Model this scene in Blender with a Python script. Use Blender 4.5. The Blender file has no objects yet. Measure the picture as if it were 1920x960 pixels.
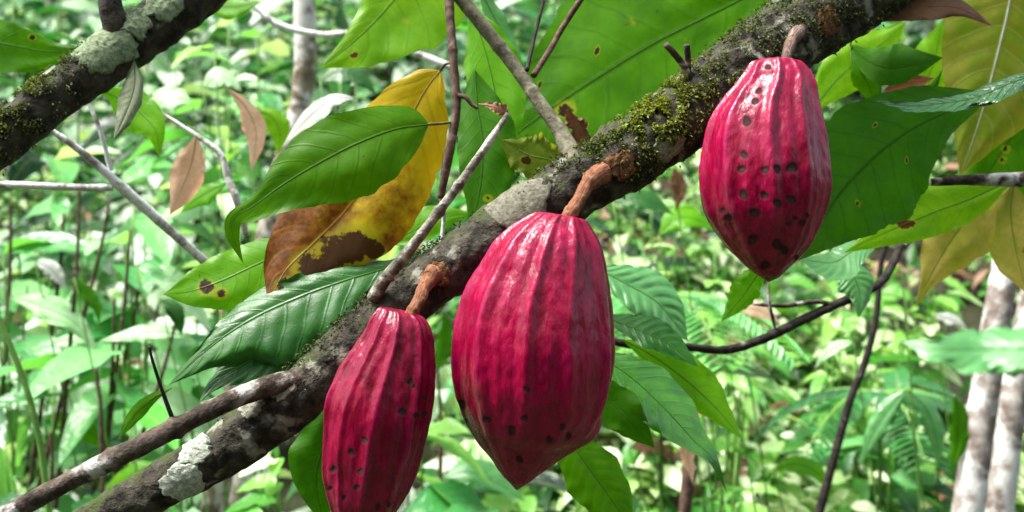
import bpy, math, random
import numpy as np
from mathutils import Vector, noise

random.seed(11); rng = np.random.default_rng(11)
S = bpy.context.scene
COL = S.collection
# ------------------------------------------------------------------ camera
CAMZ = 1.5
F = 35.0 / 36.0 * 1920.0
cd = bpy.data.cameras.new('camera'); cam = bpy.data.objects.new('camera', cd); COL.objects.link(cam)
cam.location = (0, 0, CAMZ); cam.rotation_euler = (math.radians(90), 0, 0)
cd.lens = 35; cd.sensor_width = 36; cd.clip_start = 0.02; cd.clip_end = 500
cd.dof.use_dof = True; cd.dof.focus_distance = 0.78; cd.dof.aperture_fstop = 6.3
S.camera = cam
# ------------------------------------------------------------------ world, sun, exposure
SUN_EL, SUN_AZ = 64.0, -100.0      # azimuth clockwise from +Y: high, from the left, a little behind the camera
w = bpy.data.worlds.new('World'); S.world = w; w.use_nodes = True
nt = w.node_tree; nt.nodes.clear()
sky = nt.nodes.new('ShaderNodeTexSky'); sky.sky_type = 'NISHITA'; sky.sun_disc = False
sky.sun_elevation = math.radians(SUN_EL); sky.sun_rotation = math.radians(SUN_AZ)
sky.air_density = 1.0; sky.dust_density = 4.0; sky.ozone_density = 1.0
hs = nt.nodes.new('ShaderNodeHueSaturation'); hs.inputs['Saturation'].default_value = 0.55
bg = nt.nodes.new('ShaderNodeBackground'); bg.inputs['Strength'].default_value = 0.15
wo = nt.nodes.new('ShaderNodeOutputWorld')
nt.links.new(sky.outputs[0], hs.inputs['Color']); nt.links.new(hs.outputs[0], bg.inputs[0]); nt.links.new(bg.outputs[0], wo.inputs[0])
sd = bpy.data.lights.new('sun', 'SUN'); sun = bpy.data.objects.new('sun', sd); COL.objects.link(sun)
sd.energy = 3.9; sd.angle = math.radians(20); sd.color = (1.0, 0.97, 0.92)
_a, _e = math.radians(SUN_AZ), math.radians(SUN_EL)
sun_dir = Vector((math.sin(_a) * math.cos(_e), math.cos(_a) * math.cos(_e), math.sin(_e)))
sun.rotation_euler = sun_dir.to_track_quat('Z', 'Y').to_euler(); sun.location = (0, 0, 20)
S.view_settings.view_transform = 'Standard'; S.view_settings.look = 'None'
S.view_settings.gamma = 1.0; S.view_settings.use_curve_mapping = False
S.view_settings.exposure = 1.35
S.cycles.use_denoising = True
S.cycles.max_bounces = 8; S.cycles.transmission_bounces = 4; S.cycles.transparent_max_bounces = 4

# ------------------------------------------------------------------ helpers
def P(px, py, d):
    return np.array([(px - 960.0) / F * d, d, CAMZ - (py - 480.0) / F * d])

def crom(pts, n):
    p = np.array(pts, float)
    if len(p) == 2:
        t = np.linspace(0, 1, n)[:, None]; return p[0] * (1 - t) + p[1] * t
    p = np.vstack([2 * p[0] - p[1], p, 2 * p[-1] - p[-2]])
    seg = np.linalg.norm(np.diff(p[1:-1], axis=0)[:, :2], axis=1); cum = np.r_[0, np.cumsum(seg)]
    out = []
    for s in np.linspace(0, cum[-1], n):
        i = min(np.searchsorted(cum, s, side='right') - 1, len(seg) - 1); i = max(i, 0)
        t = (s - cum[i]) / max(seg[i], 1e-9)
        a, b, c, d = p[i], p[i + 1], p[i + 2], p[i + 3]
        out.append(0.5 * ((2 * b) + (-a + c) * t + (2 * a - 5 * b + 4 * c - d) * t * t + (-a + 3 * b - 3 * c + d) * t ** 3))
    return np.array(out)

def mesh_np(name, verts, quads, mat, parent=None, uv=None, attrs=None, smooth=True, loc=None):
    verts = np.asarray(verts, np.float32); quads = np.asarray(quads, np.int32)
    me = bpy.data.meshes.new(name)
    me.vertices.add(len(verts)); me.loops.add(quads.size); me.polygons.add(len(quads))
    k = quads.shape[1]
    off = np.zeros(3, np.float32)
    if parent is not None: off = np.array(world_loc(parent), np.float32)
    elif loc is not None: off = np.array(loc, np.float32)
    me.vertices.foreach_set('co', (verts - off).ravel())
    me.loops.foreach_set('vertex_index', quads.ravel())
    me.polygons.foreach_set('loop_start', np.arange(0, quads.size, k, dtype=np.int32))
    me.polygons.foreach_set('loop_total', np.full(len(quads), k, np.int32))
    if smooth: me.polygons.foreach_set('use_smooth', np.ones(len(quads), bool))
    me.update(calc_edges=True)
    if uv is not None:
        l = me.uv_layers.new(name='UVMap'); l.data.foreach_set('uv', np.asarray(uv, np.float32)[quads.ravel()].ravel())
    for an, av in (attrs or {}).items():
        av = np.asarray(av, np.float32)
        if av.ndim == 1:
            a = me.attributes.new(an, 'FLOAT', 'POINT'); a.data.foreach_set('value', av)
        else:
            a = me.attributes.new(an, 'FLOAT_VECTOR', 'POINT'); a.data.foreach_set('vector', av.ravel())
    me.materials.append(mat)
    o = bpy.data.objects.new(name, me); COL.objects.link(o)
    if parent is not None: o.parent = parent
    elif loc is not None: o.location = loc
    return o

_wl = {}
def world_loc(o):
    v = np.zeros(3)
    while o is not None:
        v = v + np.array(o.location); o = o.parent
    return v

def tag(o, label=None, cat=None, group=None, kind=None):
    if label: o['label'] = label
    if cat: o['category'] = cat
    if group: o['group'] = group
    if kind: o['kind'] = kind
    return o

def thing(name, loc, label, cat, group=None):
    o = bpy.data.objects.new(name, None); COL.objects.link(o); o.location = [float(v) for v in loc]
    o.empty_display_size = 0.02
    return tag(o, label, cat, group)

def grid_quads(nu, nv, wrap=False):
    q = []
    i = np.arange(nu - 1)[:, None]
    if wrap:
        j = np.arange(nv)[None, :]; j2 = (j + 1) % nv
    else:
        j = np.arange(nv - 1)[None, :]; j2 = j + 1
    return np.stack([i * nv + j, i * nv + j2, (i + 1) * nv + j2, (i + 1) * nv + j], -1).reshape(-1, 4)

def nz(p, s, seed=0.0):
    return noise.noise(Vector((p[0] * s + seed, p[1] * s - seed, p[2] * s + 2 * seed)))

def frames(c):
    t = np.gradient(c, axis=0); t /= np.linalg.norm(t, axis=1)[:, None] + 1e-12
    ref = np.array([0.0, 1.0, 0.0])
    a = np.cross(t, ref); bad = np.linalg.norm(a, axis=1) < 0.05
    a[bad] = np.cross(t[bad], np.array([1.0, 0, 0]))
    a /= np.linalg.norm(a, axis=1)[:, None]
    return t, a, np.cross(a, t)

def tube_np(c, r, seg=12, lump=0.0, ls=60.0, seed=0.0, knots=()):
    """verts, quads, uv of a closed-end tube round the centreline c"""
    c = np.asarray(c, float); n = len(c)
    r = np.broadcast_to(np.asarray(r, float), (n,)).copy()
    c = np.vstack([c[0], c, c[-1]]); r = np.r_[r[0] * 0.02, r, r[-1] * 0.02]
    t, a, b = frames(c[1:-1]); a = np.vstack([a[0], a, a[-1]]); b = np.vstack([b[0], b, b[-1]])
    th = np.linspace(0, 2 * np.pi, seg, endpoint=False)
    D = a[:, None, :] * np.cos(th)[None, :, None] + b[:, None, :] * np.sin(th)[None, :, None]
    V = c[:, None, :] + D * r[:, None, None]
    if lump > 0:
        for i in range(1, n + 1):
            for j in range(seg):
                p = V[i, j]
                k = nz(p, ls, seed) * 0.6 + nz(p, ls * 2.7, seed + 3) * 0.3 + nz(p, ls * 6.5, seed + 7) * 0.16
                V[i, j] += D[i, j] * (k * lump * r[i])
    for (ki, kr, ka) in knots:
        g = np.exp(-((np.arange(n + 2) / (n + 1) - ki) / kr) ** 2)
        V += D * (g * ka)[:, None, None]
    u = np.repeat(np.linspace(0, 1, n + 2), seg); v = np.tile(th / (2 * np.pi), n + 2)
    return V.reshape(-1, 3), grid_quads(n + 2, seg, True), np.stack([u, v], 1)

def pxcurve(pts, n):
    """pts: (px, py, depth) -> world centreline"""
    q = crom(pts, n)
    return np.array([P(*a) for a in q]), q

def limb(name, pts, dia, mat, parent, n=60, seg=16, lump=0.12, ls=60, seed=0.0, knots=()):
    c, q = pxcurve(pts, n)
    dd = np.interp(np.linspace(0, 1, n), np.linspace(0, 1, len(dia)), dia)
    r = dd * 0.5 * q[:, 2] / F
    V, Q, U = tube_np(c, r, seg, lump, ls, seed, knots)
    return mesh_np(name, V, Q, mat, parent, uv=U)

# ------------------------------------------------------------------ materials
def newmat(name):
    m = bpy.data.materials.new(name); m.use_nodes = True
    t = m.node_tree; t.nodes.clear(); return m, t
def N(t, ty, **kw):
    n = t.nodes.new(ty)
    for k, v in kw.items(): setattr(n, k, v)
    return n
def val(t, sock, v):
    if isinstance(v, (int, float)): sock.default_value = v
    elif isinstance(v, tuple): sock.default_value = v if len(v) == len(sock.default_value) else v + (1,)
    else: t.links.new(v, sock)
def math_(t, op, a, b=0.0, c=0.0, clamp=False):
    n = N(t, 'ShaderNodeMath', operation=op, use_clamp=clamp)
    val(t, n.inputs[0], a); val(t, n.inputs[1], b); val(t, n.inputs[2], c); return n.outputs[0]
def mixc(t, f, a, b, mode='MIX'):
    n = N(t, 'ShaderNodeMix', data_type='RGBA', blend_type=mode)
    val(t, n.inputs[0], f); val(t, n.inputs[6], a); val(t, n.inputs[7], b); return n.outputs[2]
def sstep(t, x, a, b):
    n = N(t, 'ShaderNodeMapRange', interpolation_type='SMOOTHSTEP')
    val(t, n.inputs[0], x); n.inputs[1].default_value = a; n.inputs[2].default_value = b
    n.inputs[3].default_value = 0; n.inputs[4].default_value = 1; return n.outputs[0]
def noisen(t, scale, detail=4, rough=0.55, vec=None, dist=0.0):
    n = N(t, 'ShaderNodeTexNoise'); n.inputs['Scale'].default_value = scale
    n.inputs['Detail'].default_value = detail; n.inputs['Roughness'].default_value = rough
    n.inputs['Distortion'].default_value = dist
    if vec is None: vec = N(t, 'ShaderNodeTexCoord').outputs['Object']
    t.links.new(vec, n.inputs['Vector']); return n.outputs['Fac']
def attr(t, name, out='Fac'):
    n = N(t, 'ShaderNodeAttribute'); n.attribute_name = name; return n.outputs[out]
def bumpn(t, h, strength, dist, norm=None):
    n = N(t, 'ShaderNodeBump'); n.inputs['Strength'].default_value = strength; n.inputs['Distance'].default_value = dist
    t.links.new(h, n.inputs['Height'])
    if norm is not None: t.links.new(norm, n.inputs['Normal'])
    return n.outputs[0]
def finish(t, bsdf):
    o = N(t, 'ShaderNodeOutputMaterial'); t.links.new(bsdf, o.inputs['Surface'])

def bark_mat(name, dark, mid, pale, moss=None, mossamt=0.0, paleamt=0.5, scale=60, bump=0.5):
    m, t = newmat(name)
    n1 = noisen(t, scale, 5, 0.62); n2 = noisen(t, scale * 0.28, 3, 0.6, dist=0.6); n3 = noisen(t, scale * 5, 3, 0.6)
    c = mixc(t, sstep(t, n1, 0.35, 0.68), dark, mid)
    pf = math_(t, 'MULTIPLY', sstep(t, math_(t, 'ADD', math_(t, 'MULTIPLY', n2, 0.7), math_(t, 'MULTIPLY', n1, 0.3)), 0.62 - 0.2 * paleamt, 0.68 - 0.16 * paleamt), 0.9)
    c = mixc(t, pf, c, pale)
    c = mixc(t, 0.35, c, mixc(t, n3, (0.25, 0.25, 0.25), (1.6, 1.6, 1.6)), 'MULTIPLY')
    if moss:
        g = N(t, 'ShaderNodeNewGeometry'); sx = N(t, 'ShaderNodeSeparateXYZ'); t.links.new(g.outputs['Normal'], sx.inputs[0])
        f = math_(t, 'ADD', math_(t, 'MULTIPLY', sx.outputs['Z'], 0.35), math_(t, 'MULTIPLY', noisen(t, scale * 0.7, 4, 0.7), 1.0))
        f = sstep(t, f, 0.92 - mossamt, 1.08 - mossamt)
        c = mixc(t, f, c, mixc(t, n3, tuple(x * 0.6 for x in moss), tuple(x * 1.7 for x in moss)))
    b = N(t, 'ShaderNodeBsdfPrincipled'); t.links.new(c, b.inputs['Base Color'])
    b.inputs['Roughness'].default_value = 0.85; b.inputs['Specular IOR Level'].default_value = 0.25
    h = math_(t, 'ADD', n1, math_(t, 'MULTIPLY', n3, 0.5))
    t.links.new(bumpn(t, h, bump, 0.004), b.inputs['Normal'])
    finish(t, b.outputs[0]); return m

def leaf_mat(name, base, base2, vein, trans=0.4, rough=0.4, spec=0.16, nv=11, tip=None, tipat=0.5, dead=None, blotch=0.0,
             tint=(1.15, 1.15, 0.5), veinw=0.10, bump=0.5, wet=0.0):
    """blade: uv.x runs along the midrib, uv.y across (0.5 = midrib)"""
    m, t = newmat(name)
    uvn = N(t, 'ShaderNodeUVMap'); sx = N(t, 'ShaderNodeSeparateXYZ'); t.links.new(uvn.outputs[0], sx.inputs[0])
    U, V = sx.outputs[0], sx.outputs[1]
    av = math_(t, 'MULTIPLY', math_(t, 'ABSOLUTE', math_(t, 'SUBTRACT', V, 0.5)), 2.0)
    wob = math_(t, 'MULTIPLY', math_(t, 'SUBTRACT', noisen(t, 25, 2), 0.5), 0.5)
    ph = math_(t, 'ADD', math_(t, 'SUBTRACT', math_(t, 'MULTIPLY', U, nv), math_(t, 'MULTIPLY', math_(t, 'POWER', av, 1.25), 1.7)), wob)
    tri = math_(t, 'ABSOLUTE', math_(t, 'SUBTRACT', math_(t, 'FRACT', ph), 0.5))        # 0.5 at a vein, 0 between
    vl = sstep(t, tri, 0.5 - veinw, 0.5)
    mid = math_(t, 'SUBTRACT', 1.0, sstep(t, av, 0.0, 0.05))
    veins = math_(t, 'MAXIMUM', math_(t, 'MULTIPLY', vl, math_(t, 'MULTIPLY', noisen(t, 35, 2), 0.75)), mid)
    n1 = noisen(t, 22, 4, 0.6); n2 = noisen(t, 160, 3, 0.6); n3 = noisen(t, 700, 2, 0.5)
    c = mixc(t, sstep(t, n1, 0.3, 0.7), base, base2)
    if tip:
        f = sstep(t, math_(t, 'ADD', U, math_(t, 'MULTIPLY', math_(t, 'SUBTRACT', noisen(t, 32, 5, 0.7), 0.5), 0.9)), tipat - 0.16, tipat + 0.16)
        c = mixc(t, f, c, mixc(t, sstep(t, n2, 0.35, 0.65), tip, tuple(x * 0.45 for x in tip)))
    c = mixc(t, math_(t, 'MULTIPLY', veins, 0.75), c, vein)
    c = mixc(t, 0.5, c, mixc(t, n2, (0.65, 0.65, 0.65), (1.35, 1.35, 1.35)), 'MULTIPLY')
    if dead:
        sp = attr(t, 'lesion'); halo = sstep(t, sp, 0.03, 0.45); core = sstep(t, math_(t, 'ADD', sp, math_(t, 'MULTIPLY', math_(t, 'SUBTRACT', noisen(t, 75, 5, 0.7), 0.5), 2.2)), 0.40, 0.62)
        c = mixc(t, math_(t, 'MULTIPLY', halo, 0.55), c, (0.45, 0.42, 0.02)); c = mixc(t, core, c, dead)
    if blotch > 0:
        f = sstep(t, noisen(t, 60, 4, 0.65), 0.70 - 0.1 * blotch, 0.74 - 0.1 * blotch)
        c = mixc(t, math_(t, 'MULTIPLY', f, 0.8), c, (0.10, 0.055, 0.012))
    pr = N(t, 'ShaderNodeBsdfPrincipled'); t.links.new(c, pr.inputs['Base Color'])
    pr.inputs['Specular IOR Level'].default_value = spec
    if wet > 0:
        t.links.new(math_(t, 'SUBTRACT', rough + 0.1, math_(t, 'MULTIPLY', sstep(t, n1, 0.35, 0.65), wet)), pr.inputs['Roughness'])
    else:
        pr.inputs['Roughness'].default_value = rough
    h = math_(t, 'ADD', math_(t, 'SUBTRACT', math_(t, 'MULTIPLY', n2, 0.35), math_(t, 'MULTIPLY', veins, 0.6)), math_(t, 'MULTIPLY', n3, 0.12))
    nb = bumpn(t, h, bump, 0.0012); t.links.new(nb, pr.inputs['Normal'])
    tr = N(t, 'ShaderNodeBsdfTranslucent'); t.links.new(mixc(t, 1.0, c, tint, 'MULTIPLY'), tr.inputs['Color'])
    mx = N(t, 'ShaderNodeMixShader'); mx.inputs[0].default_value = trans
    t.links.new(pr.outputs[0], mx.inputs[1]); t.links.new(tr.outputs[0], mx.inputs[2])
    finish(t, mx.outputs[0]); return m

def foliage_mat(name, cols, trans=0.35, rough=0.36, spec=0.5):
    """small-leaved plants: attribute tint.x chooses the colour of each leaf, tint.y its brightness"""
    m, t = newmat(name)
    tv = attr(t, 'tint', 'Vector'); sx = N(t, 'ShaderNodeSeparateXYZ'); t.links.new(tv, sx.inputs[0])
    cr = N(t, 'ShaderNodeValToRGB'); el = cr.color_ramp.elements
    while len(el) < len(cols): el.new(0.5)
    for i, (p, c) in enumerate(cols): el[i].position = p; el[i].color = c + (1,)
    t.links.new(sx.outputs[0], cr.inputs[0])
    n = noisen(t, 45, 3)
    c = mixc(t, 0.6, cr.outputs[0], mixc(t, n, (0.5, 0.5, 0.5), (1.4, 1.4, 1.4)), 'MULTIPLY')
    vn = math_(t, 'ABSOLUTE', sx.outputs[2])
    c = mixc(t, math_(t, 'MULTIPLY', sstep(t, math_(t, 'SUBTRACT', 1.0, vn), 0.86, 1.0), 0.4), c, (0.28, 0.36, 0.12))
    pr = N(t, 'ShaderNodeBsdfPrincipled'); t.links.new(c, pr.inputs['Base Color'])
    pr.inputs['Roughness'].default_value = rough; pr.inputs['Specular IOR Level'].default_value = spec
    t.links.new(bumpn(t, n, 0.6, 0.01), pr.inputs['Normal'])
    tr = N(t, 'ShaderNodeBsdfTranslucent'); t.links.new(mixc(t, 1.0, c, (1.3, 1.4, 0.5), 'MULTIPLY'), tr.inputs['Color'])
    mx = N(t, 'ShaderNodeMixShader'); mx.inputs[0].default_value = trans
    t.links.new(pr.outputs[0], mx.inputs[1]); t.links.new(tr.outputs[0], mx.inputs[2])
    finish(t, mx.outputs[0]); return m

def pod_mat(name, red, deep, pink):
    m, t = newmat(name)
    co = N(t, 'ShaderNodeTexCoord').outputs['Object']
    mp = N(t, 'ShaderNodeMapping'); mp.inputs['Scale'].default_value = (1, 1, 0.28); t.links.new(co, mp.inputs[0])
    ns = noisen(t, 95, 5, 0.65, mp.outputs[0]); nb_ = noisen(t, 26, 3, 0.6, co); nf = noisen(t, 520, 3, 0.6, co); nm = noisen(t, 210, 4, 0.65, mp.outputs[0])
    rd = attr(t, 'ridge'); sp = attr(t, 'spot'); tp = attr(t, 'along'); gr = attr(t, 'green')
    c = mixc(t, sstep(t, ns, 0.3, 0.7), deep, red)
    c = mixc(t, math_(t, 'MULTIPLY', sstep(t, math_(t, 'ADD', math_(t, 'MULTIPLY', nb_, 0.5), math_(t, 'MULTIPLY', nm, 0.5)), 0.48, 0.66), 0.5), c, pink)
    c = mixc(t, math_(t, 'MULTIPLY', sstep(t, rd, 0.35, 0.85), 0.45), c, pink)
    c = mixc(t, math_(t, 'MULTIPLY', sstep(t, math_(t, 'ADD', nm, math_(t, 'MULTIPLY', nb_, 0.6)), 0.98, 1.08), 0.45), c, (0.22, 0.02, 0.04))
    g = math_(t, 'MULTIPLY', gr, sstep(t, math_(t, 'ADD', nm, 0.0), 0.35, 0.6), clamp=True)
    c = mixc(t, g, c, (0.16, 0.17, 0.05))
    c = mixc(t, math_(t, 'MULTIPLY', sstep(t, sp, 0.02, 0.35), 0.45), c, (0.12, 0.02, 0.025))
    c = mixc(t, math_(t, 'MULTIPLY', sstep(t, math_(t, 'ADD', sp, math_(t, 'MULTIPLY', math_(t, 'SUBTRACT', nf, 0.5), 0.5)), 0.3, 0.7), 0.93), c, mixc(t, sstep(t, sp, 0.6, 1.0), (0.03, 0.014, 0.014), mixc(t, nf, (0.012, 0.014, 0.013), (0.05, 0.053, 0.05))))
    b = N(t, 'ShaderNodeBsdfPrincipled'); t.links.new(c, b.inputs['Base Color'])
    b.inputs['Specular IOR Level'].default_value = 0.55
    t.links.new(math_(t, 'ADD', math_(t, 'ADD', 0.08, math_(t, 'MULTIPLY', nm, 0.38)), math_(t, 'MULTIPLY', sp, 0.3)), b.inputs['Roughness'])
    t.links.new(math_(t, 'SUBTRACT', 0.33, math_(t, 'MULTIPLY', sp, 0.5)), b.inputs['Specular IOR Level'])
    h = math_(t, 'ADD', math_(t, 'ADD', math_(t, 'MULTIPLY', ns, 1.0), math_(t, 'MULTIPLY', nm, 0.55)), math_(t, 'MULTIPLY', nf, 0.05))
    t.links.new(bumpn(t, h, 0.42, 0.0035), b.inputs['Normal'])
    finish(t, b.outputs[0]); return m

def stalk_mat(name, dark, mid, pale):
    m, t = newmat(name)
    uvn = N(t, 'ShaderNodeUVMap'); mp = N(t, 'ShaderNodeMapping'); mp.inputs['Scale'].default_value = (5, 26, 1); t.links.new(uvn.outputs[0], mp.inputs[0])
    g = noisen(t, 1.0, 4, 0.65, mp.outputs[0]); n = noisen(t, 180, 4, 0.65); k = noisen(t, 70, 3, 0.6)
    c = mixc(t, sstep(t, g, 0.35, 0.62), dark, mid); c = mixc(t, math_(t, 'MULTIPLY', sstep(t, n, 0.52, 0.66), 0.6), c, pale)
    c = mixc(t, math_(t, 'MULTIPLY', sstep(t, k, 0.56, 0.64), 0.6), c, dark)
    b = N(t, 'ShaderNodeBsdfPrincipled'); t.links.new(c, b.inputs['Base Color']); b.inputs['Roughness'].default_value = .8; b.inputs['Specular IOR Level'].default_value = .2
    t.links.new(bumpn(t, math_(t, 'ADD', g, math_(t, 'MULTIPLY', n, 0.6)), 0.9, 0.002), b.inputs['Normal']); finish(t, b.outputs[0]); return m

def simple_mat(name, c1, c2, scale=80, rough=0.8, bump=0.4, spec=0.3):
    m, t = newmat(name); n = noisen(t, scale, 5, 0.65)
    c = mixc(t, sstep(t, n, 0.3, 0.7), c1, c2)
    b = N(t, 'ShaderNodeBsdfPrincipled'); t.links.new(c, b.inputs['Base Color'])
    b.inputs['Roughness'].default_value = rough; b.inputs['Specular IOR Level'].default_value = spec
    t.links.new(bumpn(t, n, bump, 0.003), b.inputs['Normal']); finish(t, b.outputs[0]); return m

M = {}
M['bark_main'] = bark_mat('bark_main', (0.010, 0.008, 0.005), (0.075, 0.066, 0.048), (0.26, 0.26, 0.21), (0.032, 0.045, 0.010), 0.24, 0.35, 75, 0.9)
M['bark_limb'] = bark_mat('bark_limb', (0.010, 0.008, 0.006), (0.06, 0.05, 0.035), (0.22, 0.23, 0.18), (0.045, 0.065, 0.012), 0.20, 0.15, 60, 0.9)
M['bark_side'] = bark_mat('bark_side', (0.025, 0.018, 0.012), (0.12, 0.09, 0.07), (0.46, 0.45, 0.42), None, 0, 0.62, 70, 0.7)
M['bark_grey'] = bark_mat('bark_grey', (0.07, 0.058, 0.045), (0.28, 0.26, 0.21), (0.50, 0.49, 0.44), None, 0, 0.5, 110, 0.5)
M['bark_shoot'] = bark_mat('bark_shoot', (0.09, 0.08, 0.05), (0.20, 0.19, 0.13), (0.30, 0.30, 0.24), None, 0, 0.3, 110, 0.4)
M['bark_pale'] = bark_mat('bark_pale', (0.24, 0.20, 0.18), (0.70, 0.68, 0.66), (0.84, 0.84, 0.83), None, 0, 0.9, 90, 0.5)
M['bark_dark'] = bark_mat('bark_dark', (0.008, 0.006, 0.005), (0.04, 0.03, 0.025), (0.2, 0.19, 0.17), None, 0, 0.0, 90, 0.5)
M['bark_twig'] = bark_mat('bark_twig', (0.05, 0.025, 0.018), (0.14, 0.085, 0.06), (0.22, 0.17, 0.14), None, 0, 0.2, 120, 0.4)
M['trunk_pale'] = bark_mat('trunk_pale', (0.16, 0.12, 0.10), (0.42, 0.39, 0.36), (0.66, 0.66, 0.64), None, 0, 0.8, 30, 0.5)
M['trunk_brown'] = bark_mat('trunk_brown', (0.12, 0.09, 0.05), (0.30, 0.25, 0.19), (0.62, 0.60, 0.56), None, 0, 0.8, 34, 0.5)
M['stalk'] = stalk_mat('stalk', (0.10, 0.036, 0.018), (0.26, 0.105, 0.05), (0.36, 0.20, 0.12))
M['stalk_grey'] = stalk_mat('stalk_grey', (0.06, 0.035, 0.026), (0.20, 0.13, 0.10), (0.36, 0.29, 0.25))
M['lichen'] = simple_mat('lichen', (0.10, 0.14, 0.075), (0.28, 0.34, 0.21), 230, 0.9, 1.0, 0.1)
M['lichen_white'] = simple_mat('lichen_white', (0.24, 0.27, 0.21), (0.56, 0.60, 0.52), 260, 0.9, 1.0, 0.1)
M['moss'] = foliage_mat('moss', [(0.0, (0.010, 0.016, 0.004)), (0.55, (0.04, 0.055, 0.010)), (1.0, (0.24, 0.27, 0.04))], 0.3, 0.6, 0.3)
M['midrib'] = simple_mat('midrib', (0.035, 0.09, 0.008), (0.06, 0.14, 0.015), 90, 0.6, 0.2, 0.08)
M['petiole'] = simple_mat('petiole', (0.06, 0.05, 0.02), (0.13, 0.12, 0.04), 120, 0.6, 0.3)
M['midrib_dead'] = simple_mat('midrib_dead', (0.16, 0.09, 0.04), (0.28, 0.18, 0.09), 90, 0.7, 0.3)
M['pod_a'] = pod_mat('pod_a', (0.22, 0.0008, 0.026), (0.105, 0.0005, 0.011), (0.28, 0.005, 0.062))
M['pod_b'] = pod_mat('pod_b', (0.28, 0.0008, 0.036), (0.145, 0.0005, 0.016), (0.34, 0.006, 0.078))

# leaves
LG = dict(base=(0.085, 0.26, 0.002), base2=(0.05, 0.175, 0.002), vein=(0.035, 0.10, 0.008))
M['leaf_green'] = leaf_mat('leaf_green', **LG, trans=0.6, dead=(0.035, 0.015, 0.008), blotch=.12)
M['leaf_shade'] = leaf_mat('leaf_shade', (0.058, 0.21, 0.002), (0.036, 0.15, 0.002), (0.018, 0.075, 0.003), trans=0.52, dead=(0.04, 0.02, 0.008), spec=0.18, rough=0.5)
M['leaf_bright'] = leaf_mat('leaf_bright', (0.16, 0.42, 0.008), (0.11, 0.34, 0.008), (0.08, 0.22, 0.008), trans=0.62, spec=0.3, dead=(0.05, 0.02, 0.008), tint=(1.3, 1.3, 0.4))
M['leaf_lime'] = leaf_mat('leaf_lime', (0.24, 0.48, 0.012), (0.15, 0.38, 0.01), (0.10, 0.25, 0.01), trans=0.62, spec=0.3, dead=(0.10, 0.03, 0.008), tint=(1.3, 1.2, 0.4))
M['leaf_gloss'] = leaf_mat('leaf_gloss', (0.022, 0.12, 0.010), (0.012, 0.075, 0.008), (0.04, 0.13, 0.03), trans=0.2, rough=0.36, spec=0.35, nv=12, dead=(0.05, 0.02, 0.01), bump=0.8, wet=0.12)
M['leaf_wet'] = leaf_mat('leaf_wet', (0.07, 0.27, 0.02), (0.04, 0.19, 0.015), (0.09, 0.28, 0.05), trans=0.3, rough=0.24, spec=1.0, nv=12, dead=(0.05, 0.02, 0.01), bump=1.0, wet=0.16)
M['leaf_yellow'] = leaf_mat('leaf_yellow', (0.66, 0.43, 0.006), (0.50, 0.36, 0.008), (0.34, 0.16, 0.01), trans=0.55, veinw=.16, tip=(0.26, 0.085, 0.012), tipat=0.46, dead=(0.06, 0.024, 0.010), tint=(1.2, 1.0, 0.5), spec=0.3)
M['leaf_olive'] = leaf_mat('leaf_olive', (0.15, 0.24, 0.014), (0.25, 0.26, 0.04), (0.42, 0.44, 0.22), trans=0.6, rough=0.45, dead=(0.06, 0.03, 0.01), tint=(1.2, 1.0, 0.5), veinw=0.08)
M['leaf_tan'] = leaf_mat('leaf_tan', (0.50, 0.37, 0.12), (0.28, 0.28, 0.04), (0.30, 0.24, 0.09), trans=0.6, dead=(0.06, 0.03, 0.01), blotch=0.3)
M['leaf_pink'] = leaf_mat('leaf_pink', (0.72, 0.50, 0.38), (0.60, 0.38, 0.27), (0.44, 0.25, 0.17), trans=0.55, dead=(0.06, 0.03, 0.01), tint=(1.2, 0.9, 0.8))
M['leaf_brown'] = leaf_mat('leaf_brown', (0.13, 0.055, 0.03), (0.22, 0.11, 0.06), (0.08, 0.035, 0.02), trans=0.2, rough=0.5, dead=(0.03, 0.01, 0.01), tint=(1.2, 0.9, 0.8))
M['leaf_grey'] = leaf_mat('leaf_grey', (0.17, 0.20, 0.12), (0.11, 0.14, 0.08), (0.07, 0.08, 0.05), trans=0.15, rough=0.5, dead=(0.03, 0.02, 0.01), nv=14)
M['leaf_white'] = leaf_mat('leaf_white', (0.42, 0.43, 0.40), (0.34, 0.37, 0.33), (0.22, 0.24, 0.20), trans=0.2, rough=0.4, dead=(0.1, 0.06, 0.04))
M['leaf_teal'] = leaf_mat('leaf_teal', (0.12, 0.34, 0.11), (0.07, 0.25, 0.07), (0.04, 0.16, 0.04), trans=0.3, rough=0.33, spec=0.6, dead=(0.1, 0.06, 0.04), wet=0.1)

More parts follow.
